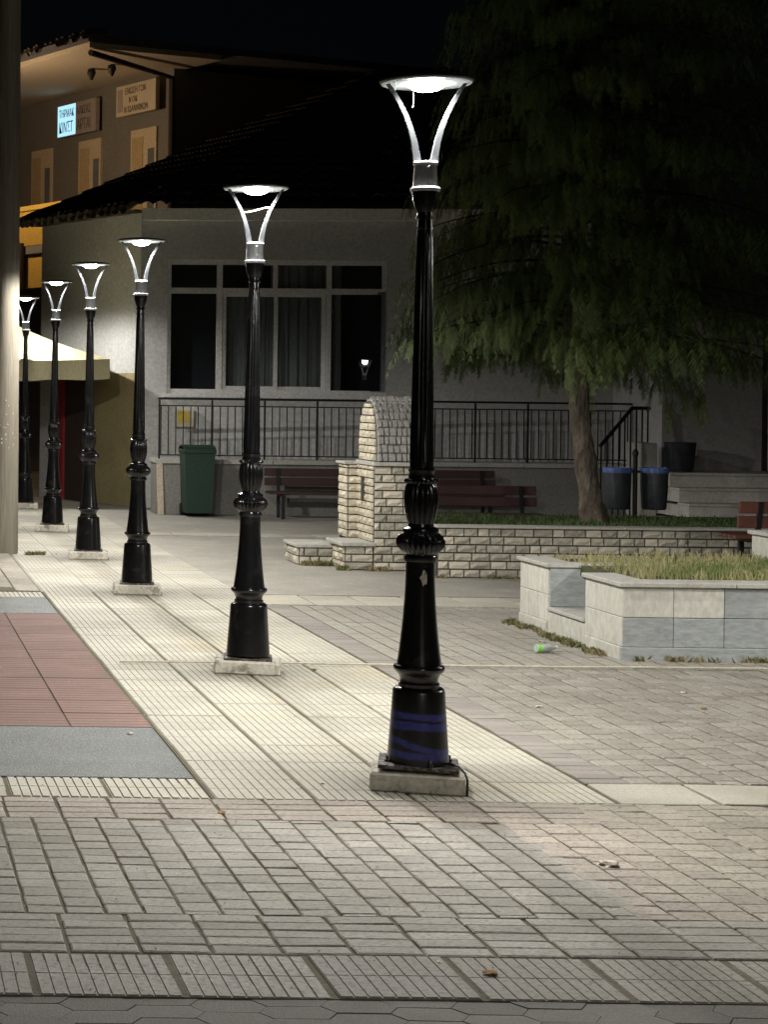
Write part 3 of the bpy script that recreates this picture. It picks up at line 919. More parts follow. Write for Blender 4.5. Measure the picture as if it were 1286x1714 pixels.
panel_mesh_obj(PX + 0.004, PX + 0.455, 16.895, 16.92, 0.23, 0.56, m_marble_grey, 'panel')
panel_mesh_obj(PX + 0.44, PX + 0.462, 16.06, 16.89, 0.23, 0.56, m_marble_grey, 'panel')
# copings
x = PX - 0.03
k = 0
while x < 13.0:
    w = 0.9 + 0.1 * math.sin(k * 2.0)
    panel_mesh_obj(x, x + w - 0.004, PY0 - 0.03, PY0 + 0.28, 0.563, 0.60, m_marble_cap, 'coping_slab', 0.006)
    x += w
    k += 1
panel_mesh_obj(PX - 0.03, PX + 0.25, PY0 + 0.284, 16.07, 0.563, 0.60, m_marble_cap, 'coping_slab', 0.006)
panel_mesh_obj(PX - 0.03, PX + 0.25, 16.88, 17.3, 0.563, 0.598, m_marble_cap, 'coping_slab', 0.006)
panel_mesh_obj(PX - 0.03, PX + 0.25, 17.304, 17.69, 0.563, 0.598, m_marble_cap, 'coping_slab', 0.006)
panel_mesh_obj(PX + 0.254, PX + 1.1, 16.88, 17.12, 0.563, 0.598, m_marble_cap, 'coping_slab', 0.006)
# raised end block on the far side
MB().cbox(7.86, 8.6, 17.15, 17.6, 0.0, 0.82, 0.006).obj('end_block', m_marble, plr)
MB().cbox(7.83, 8.63, 17.12, 17.63, 0.822, 0.86, 0.008).obj('end_block_cap', m_marble_cap, plr)
MB().box(6.08, 13.0, PY0 + 0.3, 17.6, 0.50, 0.585).obj('soil', m_soil, plr)
g = grass('planter_grass', 13000, 6.08, 9.5, PY0 + 0.30, 17.62, 0.583, 0.025, 0.10, m_grass, 6,
          lambda x, y: min(1.0, 0.25 + 0.45 * max(0, x - 6.1)))
tag(g, 'patchy green and straw grass growing on the marble planter', 'grass', None, 'stuff')

# weeds along the feet of walls
def weeds(name, label, pts, n, spread, h0, h1, seed):
    rnd = random.Random(seed)
    mb = MB()
    for _ in range(n):
        t = rnd.random() * (len(pts) - 1)
        i = min(int(t), len(pts) - 2)
        f = t - i
        x = pts[i][0] * (1 - f) + pts[i + 1][0] * f + rnd.gauss(0, spread)
        y = pts[i][1] * (1 - f) + pts[i + 1][1] * f + rnd.gauss(0, spread)
        if mnoise.noise((x * 4, y * 4, seed)) < -0.1:
            continue
        h = rnd.uniform(h0, h1)
        a = rnd.uniform(0, 6.28)
        w = rnd.uniform(0.005, 0.012)
        dx, dy = math.cos(a) * w, math.sin(a) * w
        lx, ly = rnd.uniform(-1, 1) * h, rnd.uniform(-1, 1) * h
        mb.add([(x - dx, y - dy, -0.003), (x + dx, y + dy, -0.003), (x + dx + lx * .6, y + dy + ly * .6, h * .7), (x + lx, y + ly, h)], [(0, 1, 2), (0, 2, 3)])
    return tag(mb.obj(name, m_weed), label, 'weeds', None, 'stuff')
weeds('planter_weeds', 'straggly weeds along the foot of the marble planter side', [(5.74, 17.7), (5.74, 16.6), (5.76, 15.5)], 1700, 0.035, 0.01, 0.045, 1)
weeds('planter_front_weeds', 'sparse weeds along the foot of the marble planter front', [(5.9, 15.2), (7.5, 15.2)], 420, 0.02, 0.015, 0.05, 2)
weeds('fountain_weeds', 'green weeds round the foot of the stone fountain', [(5.1, 23.36), (5.44, 23.3), (5.44, 22.74), (6.4, 22.7)], 1500, 0.035, 0.02, 0.065, 3)
weeds('wall_weeds', 'short weeds along the foot of the split-stone retaining wall', [(6.3, 21.92), (9.5, 21.92)], 900, 0.03, 0.015, 0.05, 4)
weeds('pole_weeds', 'yellowish weeds round the foot of the utility pole', [(0.9, 24.35), (1.9, 24.35), (2.25, 24.4)], 700, 0.03, 0.015, 0.05, 9)

# ------------------------------------------------------------------ conifer
TB = Vector((8.93, 24.6, 0.42))
tree = thing('conifer_tree', 'big dark drooping conifer rising from the raised bed above the stone wall', 'tree', tuple(TB))
trunk_pts = [(0.10, 0, 0), (0.03, 0, 0.35), (-0.03, 0, 0.8), (-0.10, 0, 1.3), (-0.16, 0, 1.9), (-0.22, 0, 3.0), (-0.2, 0, 4.6), (-0.1, 0, 6.4), (0, 0, 8.4), (0, 0, 10.2)]
trunk_r = [0.175, 0.14, 0.128, 0.122, 0.12, 0.14, 0.12, 0.09, 0.05, 0.015]
tm = MB()
fine_p, fine_r = [], []
for k in range(len(trunk_pts) - 1):
    for q in range(10):
        f = q / 10
        fine_p.append(Vector(trunk_pts[k]).lerp(Vector(trunk_pts[k + 1]), f))
        fine_r.append(trunk_r[k] * (1 - f) + trunk_r[k + 1] * f)
tm.tube(fine_p, fine_r, 40)
me = tm.mesh('trunk', m_bark, True)
for v in me.vertices:
    nv = mnoise.noise((v.co.x * 9, v.co.y * 9, v.co.z * 3.5))
    c_ = Vector((0, 0, v.co.z))
    ax = min(fine_p, key=lambda p: abs(p.z - v.co.z))
    d = Vector((v.co.x - ax.x, v.co.y - ax.y, 0))
    v.co += d.normalized() * (nv * 0.03 + 0.018 * mnoise.noise((v.co.x * 25, v.co.y * 25, v.co.z * 9))) if d.length > 1e-4 else Vector()
place('trunk', me, tree)
limbs, fol = MB(), MB()
tr = random.Random(21)
def trunk_at(z):
    for k in range(len(trunk_pts) - 1):
        if trunk_pts[k][2] <= z <= trunk_pts[k + 1][2]:
            f = (z - trunk_pts[k][2]) / (trunk_pts[k + 1][2] - trunk_pts[k][2])
            return Vector(trunk_pts[k]).lerp(Vector(trunk_pts[k + 1]), f)
    return Vector(trunk_pts[-1])
def spray(p, out, size):
    """a hanging feather: central drooping rib with narrow needles both sides"""
    side = Vector((-out.y, out.x, 0)).normalized()
    d = (out * tr.uniform(0.25, 0.8) + side * tr.uniform(-.5, .5) + Vector((0, 0, -1))).normalized()
    n_ = 11
    q = p.copy()
    for k in range(n_):
        d = (d + Vector((0, 0, -0.13))).normalized()
        q2 = q + d * (size / n_)
        ln = size * 0.24 * (1 - 0.6 * k / n_) * tr.uniform(0.7, 1.2)
        s2 = (side * tr.uniform(0.7, 1.2) + out * tr.uniform(-.6, .6)).normalized()
        for sg in (-1, 1):
            tip = q + s2 * sg * ln * 0.75 + Vector((0, 0, -ln * tr.uniform(0.5, 1.0))) + d * ln * .3
            wv = d * 0.0105
            fol.add([q - wv, q + wv, tip + wv * .3, tip - wv * .3], [(0, 1, 2, 3)])
        q = q2
    fol.add([p + side * 0.008, p - side * 0.008, q], [(0, 1, 2)])
zc = 2.2
bi = 0
while zc < 9.6:
    az = bi * 2.399 + tr.uniform(-.4, .4)
    t0 = trunk_at(zc)
    low = max(0.0, 1 - (zc - 2.0) / 8.0)
    L = (1.0 + 2.25 * low ** 0.8) * tr.uniform(0.75, 1.12)
    if zc < 2.5:
        L *= 0.9
    out = Vector((math.cos(az), math.sin(az), 0))
    if out.x > 0.3:
        L *= 1.25
    elif out.x < -0.2:
        L *= 0.75
    pts_ = []
    nseg = 9
    rise = tr.uniform(0.05, 0.35)
    for k in range(nseg + 1):
        f = k / nseg
        pts_.append(t0 + out * L * f + Vector((0, 0, L * (rise * f - (0.32 + 0.18 * rise) * f * f))) + Vector((tr.uniform(-.04, .04), tr.uniform(-.04, .04), 0)) * f)
    limbs.tube(pts_, [0.022 * (1 - 0.9 * k / nseg) + 0.002 for k in range(nseg + 1)], 5, False)
    ns = int(16 + L * 24)
    for k in range(ns):
        f = 0.22 + 0.78 * (k + tr.random()) / ns
        i = min(int(f * nseg), nseg - 1)
        p = pts_[i].lerp(pts_[i + 1], f * nseg - i)
        sd = Vector((-out.y, out.x, 0)) * tr.uniform(-1, 1) * 0.42 * (1.1 - 0.6 * f) * (0.6 + 0.3 * L)
        p = p + sd + Vector((0, 0, -abs(sd.length) * 0.25 + tr.uniform(-.06, .06)))
        so_ = (out + sd * 1.1).normalized()
        spray(p, so_, tr.uniform(0.20, 0.46))
    zc += 0.042
    bi += 1
limbs.obj('limbs', m_limb, tree)
fol.obj('crown', m_needle, tree)

# ------------------------------------------------------------------ house with big window, behind the terrace
LBX, LBY, FT = 4.66, 34.5, -0.10
fang = math.atan(FT)
DL = Vector((-0.42, 0.907, 0)).normalized()
house = thing('rendered_house', 'grey rendered house with broad eight-light window under a dark tiled hip roof', 'building', (0, 0, 0))
fdir = Vector((1, FT, 0)).normalized()
def fpt(s, inward, z):
    """point on the front facade: s metres along from the corner, inward from its face"""
    n_ = Vector((-fdir.y, fdir.x, 0))
    return Vector((LBX, LBY, 0)) + fdir * s + n_ * inward + Vector((0, 0, z))
def fbox(mb, s0, s1, i0, i1, z0, z1):
    vs_ = [fpt(s, i, z) for z in (z0, z1) for (s, i) in ((s0, i0), (s1, i0), (s1, i1), (s0, i1))]
    return mb.add(vs_, [(3, 2, 1, 0), (4, 5, 6, 7), (0, 1, 5, 4), (1, 2, 6, 5), (2, 3, 7, 6), (3, 0, 4, 7)])
WS0, WS1, WZ0, WZ1 = 0.47, 4.22, 2.0, 4.34
EZ = 5.18
w = MB()
fbox(w, 0.0, WS0, 0, 0.25, 0, EZ)
fbox(w, WS1, 9.2, 0, 0.25, 0, EZ)
fbox(w, WS0, WS1, 0, 0.25, 0, WZ0)
fbox(w, WS0, WS1, 0, 0.25, WZ1, EZ)
w.obj('front_wall', m_wallgrey, house)
# side wall running back from the corner
c0 = Vector((LBX, LBY, 0))
c1 = c0 + DL * 3.5
nl = Vector((DL.y, -DL.x, 0))
def sidebox(mb, a, b, o0, o1, z0, z1):
    """box on the side wall: a..b metres back from the corner, o outward"""
    vs_ = [c0 + DL * s - nl * o + Vector((0, 0, z)) for z in (z0, z1) for (s, o) in ((a, o0), (b, o0), (b, o1), (a, o1))]
    return mb.add(vs_, [(3, 2, 1, 0), (4, 5, 6, 7), (0, 1, 5, 4), (1, 2, 6, 5), (2, 3, 7, 6), (3, 0, 4, 7)])
sw = MB()
sidebox(sw, 0.004, 3.5, -0.25, -0.003, 0, EZ)
sw.obj('side_wall', m_wallgrey, house)
sw = MB()
sidebox(sw, 0.0, 1.55, 0.0, 0.012, 0, 2.35)
sw.obj('ochre_wall_band', m_ochre, house)  # yellow-brown band on the lower side wall
sw = MB(); sidebox(sw, 1.6, 2.5, 0.0, 0.03, 0, 2.35); dr = sw.obj('door', m_darkwood, house)
sw = MB(); sidebox(sw, 2.55, 2.85, 0.0, 0.05, 0, 2.4); sw.obj('red_door_post', m_red, house)
# cornice
cn = MB(); fbox(cn, 0.02, 9.3, -0.16, 0.0, EZ - 0.16, EZ + 0.04); cn.obj('cornice', m_cornice, house)
cn = MB(); sidebox(cn, 0.0, 3.6, 0.0, 0.14, EZ - 0.03, EZ + 0.03); cn.obj('side_eave_board', m_eavetile, house)
# roof of barrel tiles
A = Vector((LBX, LBY, EZ + 0.05)) - nl * 0.32 - Vector((-fdir.y, fdir.x, 0)) * 0.32
Bv = c1 - nl * 0.36 + Vector((0, 0, EZ + 0.05)) + DL * 0.3
P = Vector((10.3, 40.0, 8.6))
D = fpt(9.6, -0.32, EZ + 0.05)
P2 = Vector((14.5, 39.4, 8.6))
def tiled_slope(name, e0, e1, r0, r1, tilew, mat):
    """corrugated slope from eave e0-e1 up to ridge r0-r1, stepped at each tile course"""
    le = (e1 - e0).length
    nc = int(le / tilew)
    up = (r0 - e0).cross(e1 - e0)
    nrm = ((e1 - e0).cross(r0 - e0)).normalized()
    if nrm.z < 0:
        nrm = -nrm
    rows_ = 18
    vs_, fs_ = [], []
    W_ = nc * 4 + 1
    for j in range(rows_):
        for half in (0, 1):
            t = (j + half) / rows_
            for i in range(W_):
                u = i / (W_ - 1)
                b = e0.lerp(e1, u).lerp(r0.lerp(r1, u), t)
                hgt = (0, 0.7, 1, 0.7)[i % 4] * 0.065 + (0.03 if half == 0 else 0.0)
                hgt += 0.012 * mnoise.noise((i // 4 * 1.7, j * 2.3, 0))
                vs_.append(b + nrm * hgt)
    for r in range(rows_ * 2 - 1):
        for i in range(W_ - 1):
            a = r * W_ + i
            fs_.append((a, a + 1, a + W_ + 1, a + W_))
    return MB().add(vs_, fs_).obj(name, mat, house)
tiled_slope('roof', A, D, P, P2, 0.22, m_rooftile)
tiled_slope('roof', Bv, A, P, P + Vector((0.01, 0, 0)), 0.22, m_eavetile)
ek = MB()
ne = 17
for k in range(ne):
    f = k / (ne - 1)
    p = Bv.lerp(A, f) + Vector((0, 0, -0.02))
    q = p + (P - p).normalized() * 0.5
    ek.tube([p - (q - p) * rp.uniform(0.12, 0.3), q + Vector((0, 0, 0.05))], [0.085, 0.07], 7, False)
ek.obj('eave_tiles', m_eavetile, house)
# big window
win = MB()
fr = 0.085
fbox(win, WS0, WS1, 0.03, 0.13, WZ0, WZ0 + fr)
fbox(win, WS0, WS1, 0.03, 0.13, WZ1 - fr, WZ1)
ms = [WS0, WS0 + 0.239 * (WS1 - WS0), WS0 + 0.4945 * (WS1 - WS0), WS0 + 0.739 * (WS1 - WS0), WS1]
TZc = 3.80
wobj = None
fbox(win, WS0, WS0 + fr * 0.7, 0.031, 0.129, WZ0 + fr, WZ1 - fr)
fbox(win, WS1 - fr * 0.9, WS1, 0.031, 0.129, WZ0 + fr, WZ1 - fr)
wobj = win.obj('window', m_frame, house)
mu = MB(); fbox(mu, ms[0] + 0.06, ms[4] - 0.077, 0.034, 0.126, TZc - 0.05, TZc + 0.05); mu.obj('transom', m_frame, wobj)
for k, wd in ((1, 0.10), (3, 0.085)):
    mu = MB(); fbox(mu, ms[k] - wd / 2, ms[k] + wd / 2, 0.026, 0.132, WZ0 + fr, WZ1 - fr); mu.obj('mullion', m_frame, wobj)
mu = MB(); fbox(mu, ms[2] - 0.04, ms[2] + 0.04, 0.036, 0.124, TZc + 0.05, WZ1 - fr); mu.obj('mullion', m_frame, wobj)
# sliding sashes in the middle bay
for (a, b, off) in ((ms[1] + 0.06, ms[2] + 0.05, 0.05), (ms[2] - 0.03, ms[3] - 0.05, 0.075)):
    sm = MB()
    for (s0, s1, z0, z1) in ((a, a + 0.06, WZ0 + fr, TZc - 0.05), (b - 0.07, b, WZ0 + fr, TZc - 0.05), (a + 0.06, b - 0.07, WZ0 + fr, WZ0 + fr + 0.06), (a + 0.06, b - 0.07, TZc - 0.10, TZc - 0.05)):
        fbox(sm, s0, s1, off, off + 0.022, z0 + 0.001, z1 - 0.001)
    sm.obj('sash', m_frame, wobj)
for k in range(4):
    for (z0, z1) in ((WZ0 + fr - 0.02, TZc), (TZc, WZ1 - fr + 0.02)):
        if k in (1, 2) and z0 < 3:
            off = 0.061 if k == 1 else 0.086
        else:
            off = 0.078
        pn = [fpt(ms[k], off, z0), fpt(ms[k + 1], off, z0), fpt(ms[k + 1], off, z1), fpt(ms[k], off, z1)]
        if k == 3 and z0 < 3:
            # pane turned on purpose to mirror the second lamp towards the camera
            Q = Vector((8.49, 34.12, 2.53))
            dv = (Q - Vector((0, 0, CAM_H))).normalized()
            rv = (Vector((LAMPS[1][0], LAMPS[1][1], 3.38)) - Q).normalized()
            nv = (rv - dv).normalized()
            cen = fpt((ms[3] + ms[4]) / 2, off, (z0 + z1) / 2)
            pn = [p - nv * ((p - cen).dot(nv)) for p in pn]
        MB().add(pn, [(0, 1, 2, 3)]).obj('pane', m_glass, wobj)
si = MB(); fbox(si, WS0 - 0.06, WS1 + 0.06, -0.07, 0.02, WZ0 - 0.06, WZ0 - 0.003); si.obj('sill', m_frame, wobj)
# room behind: back wall, floor and curtains
rb = MB()
fbox(rb, 0.1, 5.2, 1.5, 1.6, 1.0, 5.0)
rb.obj('room_back', m_interior, house)
def curtain(s0, s1, z0, z1, off):
    vs_, fs_ = [], []
    n_ = int((s1 - s0) * 60)
    for i in range(n_ + 1):
        s = s0 + (s1 - s0) * i / n_
        o_ = off + 0.035 * math.sin(s * 34) + 0.015 * math.sin(s * 77 + 1)
        vs_ += [fpt(s, o_, z0), fpt(s, o_ * 0.9 + 0.03, z1)]
    fs_ = [(2 * i, 2 * i + 2, 2 * i + 3, 2 * i + 1) for i in range(n_)]
    return MB().add(vs_, fs_).obj('curtain', m_curtain, house, True)
curtain(ms[1] + 0.02, ms[2] + 0.02, 1.9, TZc, 0.42)
curtain(ms[2] - 0.05, ms[3] + 0.1, 1.9, WZ1, 0.36)
curtain(ms[3] + 0.08, ms[3] + 0.26, 1.9, WZ1, 0.33)
# yellow meter box
yb = thing('meter_box', 'small yellow meter box on the wall under the big window', 'meter box')
mb = MB(); fbox(mb, 0.62, 0.94, -0.12, -0.004, 1.42, 1.72); mb.obj('case', m_signcream, yb)
mb = MB(); fbox(mb, 0.66, 0.85, -0.128, -0.121, 1.50, 1.70); mb.obj('door', m_yellowbox, yb)

# ------------------------------------------------------------------ terrace with railing
ter = thing('terrace', 'concrete terrace wall with pale coping before the rendered house', 'terrace', (0, 0, 0))
MB().box(4.72, 12.6, 32.75, 33.4, 0, 0.84).obj('wall', m_terrace, ter)
x = 4.70
while x < 12.6:
    e = min(x + random.uniform(0.75, 1.3), 12.62)
    MB().cbox(x, e - 0.008, 32.70, 33.5, 0.842, 0.915, 0.006).obj('coping_slab', m_coping, ter)
    x = e
rail = thing('terrace_railing', 'thin black iron railing of upright bars along the terrace edge', 'railing', (0, 0, 0))
RY = 32.85
MB().box(4.75, 12.75, RY - 0.03, RY + 0.03, 1.90, 1.935).obj('handrail', m_iron, rail)
MB().box(4.75, 12.75, RY - 0.01, RY + 0.01, 1.79, 1.81).obj('top_rail', m_iron, rail)
MB().box(4.75, 12.75, RY - 0.01, RY + 0.01, 0.97, 0.99).obj('bottom_rail', m_iron, rail)
barm = MB().box(-0.008, 0.008, -0.008, 0.008, 0.992, 1.788).mesh('bar', m_iron)
postm = MB().box(-0.014, 0.014, -0.014, 0.014, 0.80, 1.898).mesh('post', m_iron)
for k in range(65):
    place('bar', barm, rail, (4.8 + k * 0.1235, RY, 0))
for k in range(10):
    place('post', postm, rail, (4.77 + k * 0.877, RY - 0.024, 0))

# ------------------------------------------------------------------ wing with marble steps on the right
wing = thing('house_wing', 'plain grey rendered wing above worn marble steps', 'building', (0, 0, 0))
MB().box(12.65, 20, 31.6, 37, 0.0, 3.35).obj('wall', m_wallgrey, wing)
MB().cbox(12.3, 20, 31.2, 37, 3.352, 3.5, 0.02).obj('flat_roof', m_terrace, wing)
MB().box(14.25, 15.2, 31.55, 31.598, 0.88, 3.0).obj('door', m_darkwood, wing)
for xx in (14.32, 14.45):
    MB().box(xx, xx + 0.05, 31.50, 31.548, 0.88, 3.0).obj('door_bar', m_frame, wing)
st = thing('stone_steps', 'flight of worn marble steps leading up to the grey wing', 'steps', (0, 0, 0))
for k in range(4):
    z1 = 0.875 - k * 0.219
    y0 = 30.4 - k * 0.36
    x = 12.3
    MB().box(12.32, 19, y0 + 0.03, 31.59, z1 - 0.216, z1 - 0.04).obj('riser', m_step, st)
    while x < 18:
        e = x + random.uniform(1.2, 1.7)
        MB().cbox(x, e - 0.006, y0, 31.58 if k == 0 else y0 + 0.42, z1 - 0.038, z1, 0.006).obj('tread', m_step, st)
        x = e
MB().cbox(12.05, 12.30, 30.9, 31.5, 0.0, 1.32, 0.01).obj('end_pier', m_coping, st)
pot = thing('flower_tub', 'dark round tub standing on the steps landing beside the pale pier', 'tub', (12.66, 30.9, 0.876))
MB().lathe([(0, 0.17), (0.05, 0.2), (0.40, 0.235), (0.46, 0.245), (0.46, 0.215), (0.42, 0.2)], 24).obj('tub', m_binblack, pot, True)
MB().lathe([(0.40, 0.198), (0.415, 0.15), (0.42, 0.02)], 24).obj('soil', m_soil, pot, True)
sr = thing('stair_railing', 'sloping black iron handrail with bars beside the steps', 'railing', (0, 0, 0))
MB().tube([(11.15, 30.2, 1.28), (11.9, 30.9, 1.86), (12.25, 31.1, 1.86)], 0.03, 6).obj('handrail', m_iron, sr)
for k in range(9):
    f = k / 8
    x_, y_ = 11.17 + 1.05 * f, 30.22 + 0.86 * f
    zt = 1.28 + min(1, f / 0.7) * 0.58
    MB().box(x_ - 0.01, x_ + 0.01, y_ - 0.01, y_ + 0.01, 0.1, zt).obj('bar', m_iron, sr)

# ------------------------------------------------------------------ benches
def bench(name, label, x0, x1, y, facing, zb, mat, nback=2, group='slatted benches'):
    """facing -1: the seat lies toward the camera side of the backrest"""
    t = thing(name, label, 'bench', ((x0 + x1) / 2, y, zb), 0, group)
    L = x1 - x0
    for k in range(nback):
        z = 0.52 + k * 0.155
        MB().cbox(-L / 2, L / 2, 0.0 + (z - 0.5) * 0.22 * -facing, 0.035 + (z - 0.5) * 0.22 * -facing, z, z + 0.125, 0.008).obj('backrest_slat', mat, t)
    for k in range(4):
        yy = facing * (0.06 + k * 0.115)
        MB().cbox(-L / 2, L / 2, min(yy, yy + facing * 0.095), max(yy, yy + facing * 0.095), 0.40, 0.438, 0.006).obj('seat_slat', mat, t)
    for sx in (-L / 2 + 0.22, L / 2 - 0.22):
        lg = MB()
        lg.box(sx - 0.025, sx + 0.025, min(facing * 0.05, facing * 0.5), max(facing * 0.05, facing * 0.5), 0.355, 0.398)
        lg.box(sx - 0.026, sx + 0.026, min(facing * 0.40, facing * 0.45), max(facing * 0.40, facing * 0.45), 0, 0.354)
        lg.add([(sx + a, (-0.002 + b_ - facing * (z - 0.5) * 0.22) if z > 0.4 else facing * 0.03 + b_, z) for z in (0.0, 0.44, 0.80) for (a, b_) in ((-0.024, -0.0), (0.024, -0.0), (0.024, -0.05 * -facing), (-0.024, -0.05 * -facing))],
               [(0, 1, 5, 4), (1, 2, 6, 5), (2, 3, 7, 6), (3, 0, 4, 7), (4, 5, 9, 8), (5, 6, 10, 9), (6, 7, 11, 10), (7, 4, 8, 11), (8, 9, 10, 11)])
        lg.obj('leg', m_iron, t)
    return t
bench('bench', 'dark maroon slatted bench against the terrace wall beside the green wheelie bin', 6.42, 8.1, 32.25, -1, 0, m_benchdark, 2)
bench('bench', 'dark maroon slatted bench standing against the terrace wall, behind another bench', 8.55, 10.2, 32.25, -1, 0, m_benchdark, 2)
bench('bench', 'maroon slatted bench just behind the raised bed, left of the tree trunk', 7.35, 9.08, 26.9, -1, 0, m_benchdark, 2)
bench('bench', 'oxblood red slatted bench before the split-stone wall, behind the marble planter', 9.12, 10.8, 20.75, 1, 0.15, m_benchred, 2)
struct(MB().cbox(8.9, 13.0, 19.95, 21.5, -0.05, 0.148, 0.02).obj('bench_platform', m_terrace))

# ------------------------------------------------------------------ wheelie bin
wb = thing('wheelie_bin', 'green plastic wheelie bin standing before the terrace wall', 'bin', (5.33, 32.35, 0))
wb.scale = (0.80, 0.9, 1.0)
def taper(x0, x1, y0, y1, z0, z1, k):
    cx_, cy_ = (x0 + x1) / 2, (y0 + y1) / 2
    vs_ = []
    for z, s in ((z0, k), (z1, 1)):
        for x, y in ((x0, y0), (x1, y0), (x1, y1), (x0, y1)):
            vs_.append((cx_ + (x - cx_) * s, cy_ + (y - cy_) * s, z))
    return MB().add(vs_, [(3, 2, 1, 0), (4, 5, 6, 7), (0, 1, 5, 4), (1, 2, 6, 5), (2, 3, 7, 6), (3, 0, 4, 7)])
taper(-0.31, 0.31, -0.33, 0.33, 0.06, 1.08, 0.86).obj('body', m_green, wb)
MB().cbox(-0.33, 0.33, -0.35, 0.35, 1.03, 1.085, 0.012).obj('rim', m_green, wb)
ld = MB()
vs_, fs_ = [], []
for j in range(9):
    f = j / 8
    for i in range(2):
        vs_.append((-0.325 + 0.65 * i, -0.36 + 0.72 * f, 1.088 + 0.07 * max(0.0, math.sin(math.pi * f)) ** 0.7 + 0.02 * f))
for j in range(8):
    fs_.append((2 * j, 2 * j + 1, 2 * j + 3, 2 * j + 2))
b0 = len(vs_)
vs_ += [(x, y, z - 0.02) for x, y, z in vs_]
fs_ += [(b0 + 2 * j + 1, b0 + 2 * j, b0 + 2 * j + 2, b0 + 2 * j + 3) for j in range(8)]
fs_ += [(2 * j, 2 * j + 2, b0 + 2 * j + 2, b0 + 2 * j) for j in range(8)] + [(2 * j + 3, 2 * j + 1, b0 + 2 * j + 1, b0 + 2 * j + 3) for j in range(8)] + [(1, 0, b0, b0 + 1), (16, 17, b0 + 17, b0 + 16)]
ld.add(vs_, fs_).obj('lid', m_green, wb)
MB().tube([(-0.28, 0.38, 1.0), (0.28, 0.38, 1.0)], 0.015, 8).obj('handle', m_green, wb)
for sx in (-0.27, 0.27):
    o = MB().lathe([(-0.03, 0.09), (-0.02, 0.1), (0.02, 0.1), (0.03, 0.09)], 20).obj('wheel', m_iron, wb, True, (sx, 0.26, 0.10))
    o.rotation_euler = (0, R(90), 0)
# leaning plank beside it
tag(MB().box(-0.05, 0.05, -0.012, 0.012, 0, 0.85).obj('plank', m_soffit, None, False, (4.78, 32.62, 0)), 'short pale plank standing upright left of the green wheelie bin', 'plank').rotation_euler = (R(-6), 0, R(12))

# ------------------------------------------------------------------ twin litter bins on a post
lb = thing('litter_bins', 'pair of black litter bins with blue liners hung on one post', 'litter bin', (9.83, 25.4, 0.46))
MB().lathe([(0, 0.03), (0.82, 0.03), (0.83, 0.042), (0.86, 0.042), (0.90, 0.02)], 12).obj('post', m_iron, lb, True)
MB().box(-0.2, 0.2, -0.015, 0.015, 0.60, 0.63).obj('crossbar', m_iron, lb)
for sx in (-0.235, 0.24):
    bn = MB().lathe([(0.13, 0.135), (0.15, 0.15), (0.35, 0.165), (0.58, 0.17), (0.66, 0.168), (0.66, 0.155), (0.2, 0.14)], 28).obj('bin', m_binblack, lb, True, (sx, -0.02, 0))
    mbag = MB()
    prof_ = [(0.60, 0.1745), (0.63, 0.178), (0.665, 0.176), (0.668, 0.16), (0.60, 0.148)]
    mbag.lathe([(z, r, 0.004, 17) for z, r in prof_], 60, caps=False).obj('liner', m_bag, bn, True)

# ------------------------------------------------------------------ parasol
pa = thing('parasol', 'large square cream canvas parasol with valance beside the house corner', 'parasol', (2.2, 35.75, 0))
HW, ZE, ZP = 1.86, 2.58, 3.22
can = MB()
cor = [(-HW, -HW), (HW, -HW), (HW, HW), (-HW, HW)]
TOPW = 0.3
for k in range(4):
    a, b = cor[k], cor[(k + 1) % 4]
    vs_, fs_ = [], []
    nu, nv = 10, 8
    for j in range(nv + 1):
        t = j / nv
        for i in range(nu + 1):
            u = i / nu
            ex, ey = a[0] * (1 - u) + b[0] * u, a[1] * (1 - u) + b[1] * u
            s = 1 - t * (1 - TOPW / HW)
            sag = -0.05 * math.sin(math.pi * u) * (1 - t) - 0.05 * math.sin(math.pi * t)
            vs_.append((ex * s, ey * s, ZE + (ZP - ZE) * t + sag))
    for j in range(nv):
        for i in range(nu):
            q = j * (nu + 1) + i
            fs_.append((q, q + 1, q + nu + 2, q + nu + 1))
    can.add(vs_, fs_)
can.obj('canopy', m_parasol, pa, True)
vt = MB()
for k in range(4):
    a, b = cor[k], cor[(k + 1) % 4]
    ring = [(a, ), ]
    t0_ = Vector((a[0], a[1], ZP - 0.04)) * 1
    vs_ = [(a[0] * TOPW / HW * 1.25, a[1] * TOPW / HW * 1.25, ZP - 0.03), (b[0] * TOPW / HW * 1.25, b[1] * TOPW / HW * 1.25, ZP - 0.03), (0, 0, ZP + 0.12)]
    vt.add(vs_, [(0, 1, 2)])
vt.obj('vent_cap', m_parasol, pa)
for k in range(4):
    a, b = cor[k], cor[(k + 1) % 4]
    vs_, fs_ = [], []
    nu = 24
    nrm_ = Vector((b[1] - a[1], -(b[0] - a[0]), 0)).normalized()
    for i in range(nu + 1):
        u = i / nu
        p = Vector((a[0] * (1 - u) + b[0] * u, a[1] * (1 - u) + b[1] * u, ZE - 0.05 * math.sin(math.pi * u)))
        w_ = 0.012 * math.sin(u * 30 + k)
        vs_ += [p, p + nrm_ * w_ + Vector((0, 0, -0.34 + 0.012 * math.sin(u * 19)))]
    fs_ = [(2 * i, 2 * i + 1, 2 * i + 3, 2 * i + 2) for i in range(nu)]
    MB().add(vs_, fs_).obj('valance', m_parasol, pa, True)
MB().lathe([(0.05, 0.03), (ZP, 0.03)], 12).obj('pole', m_iron, pa)
MB().cbox(-0.35, 0.35, -0.35, 0.35, 0, 0.06, 0.01).obj('base', m_plinth, pa)
for k in range(4):
    MB().tube([(0, 0, ZP - 0.06), (cor[k][0] * 0.98, cor[k][1] * 0.98, ZE - 0.03)], 0.014, 5).obj('rib', m_iron, pa)
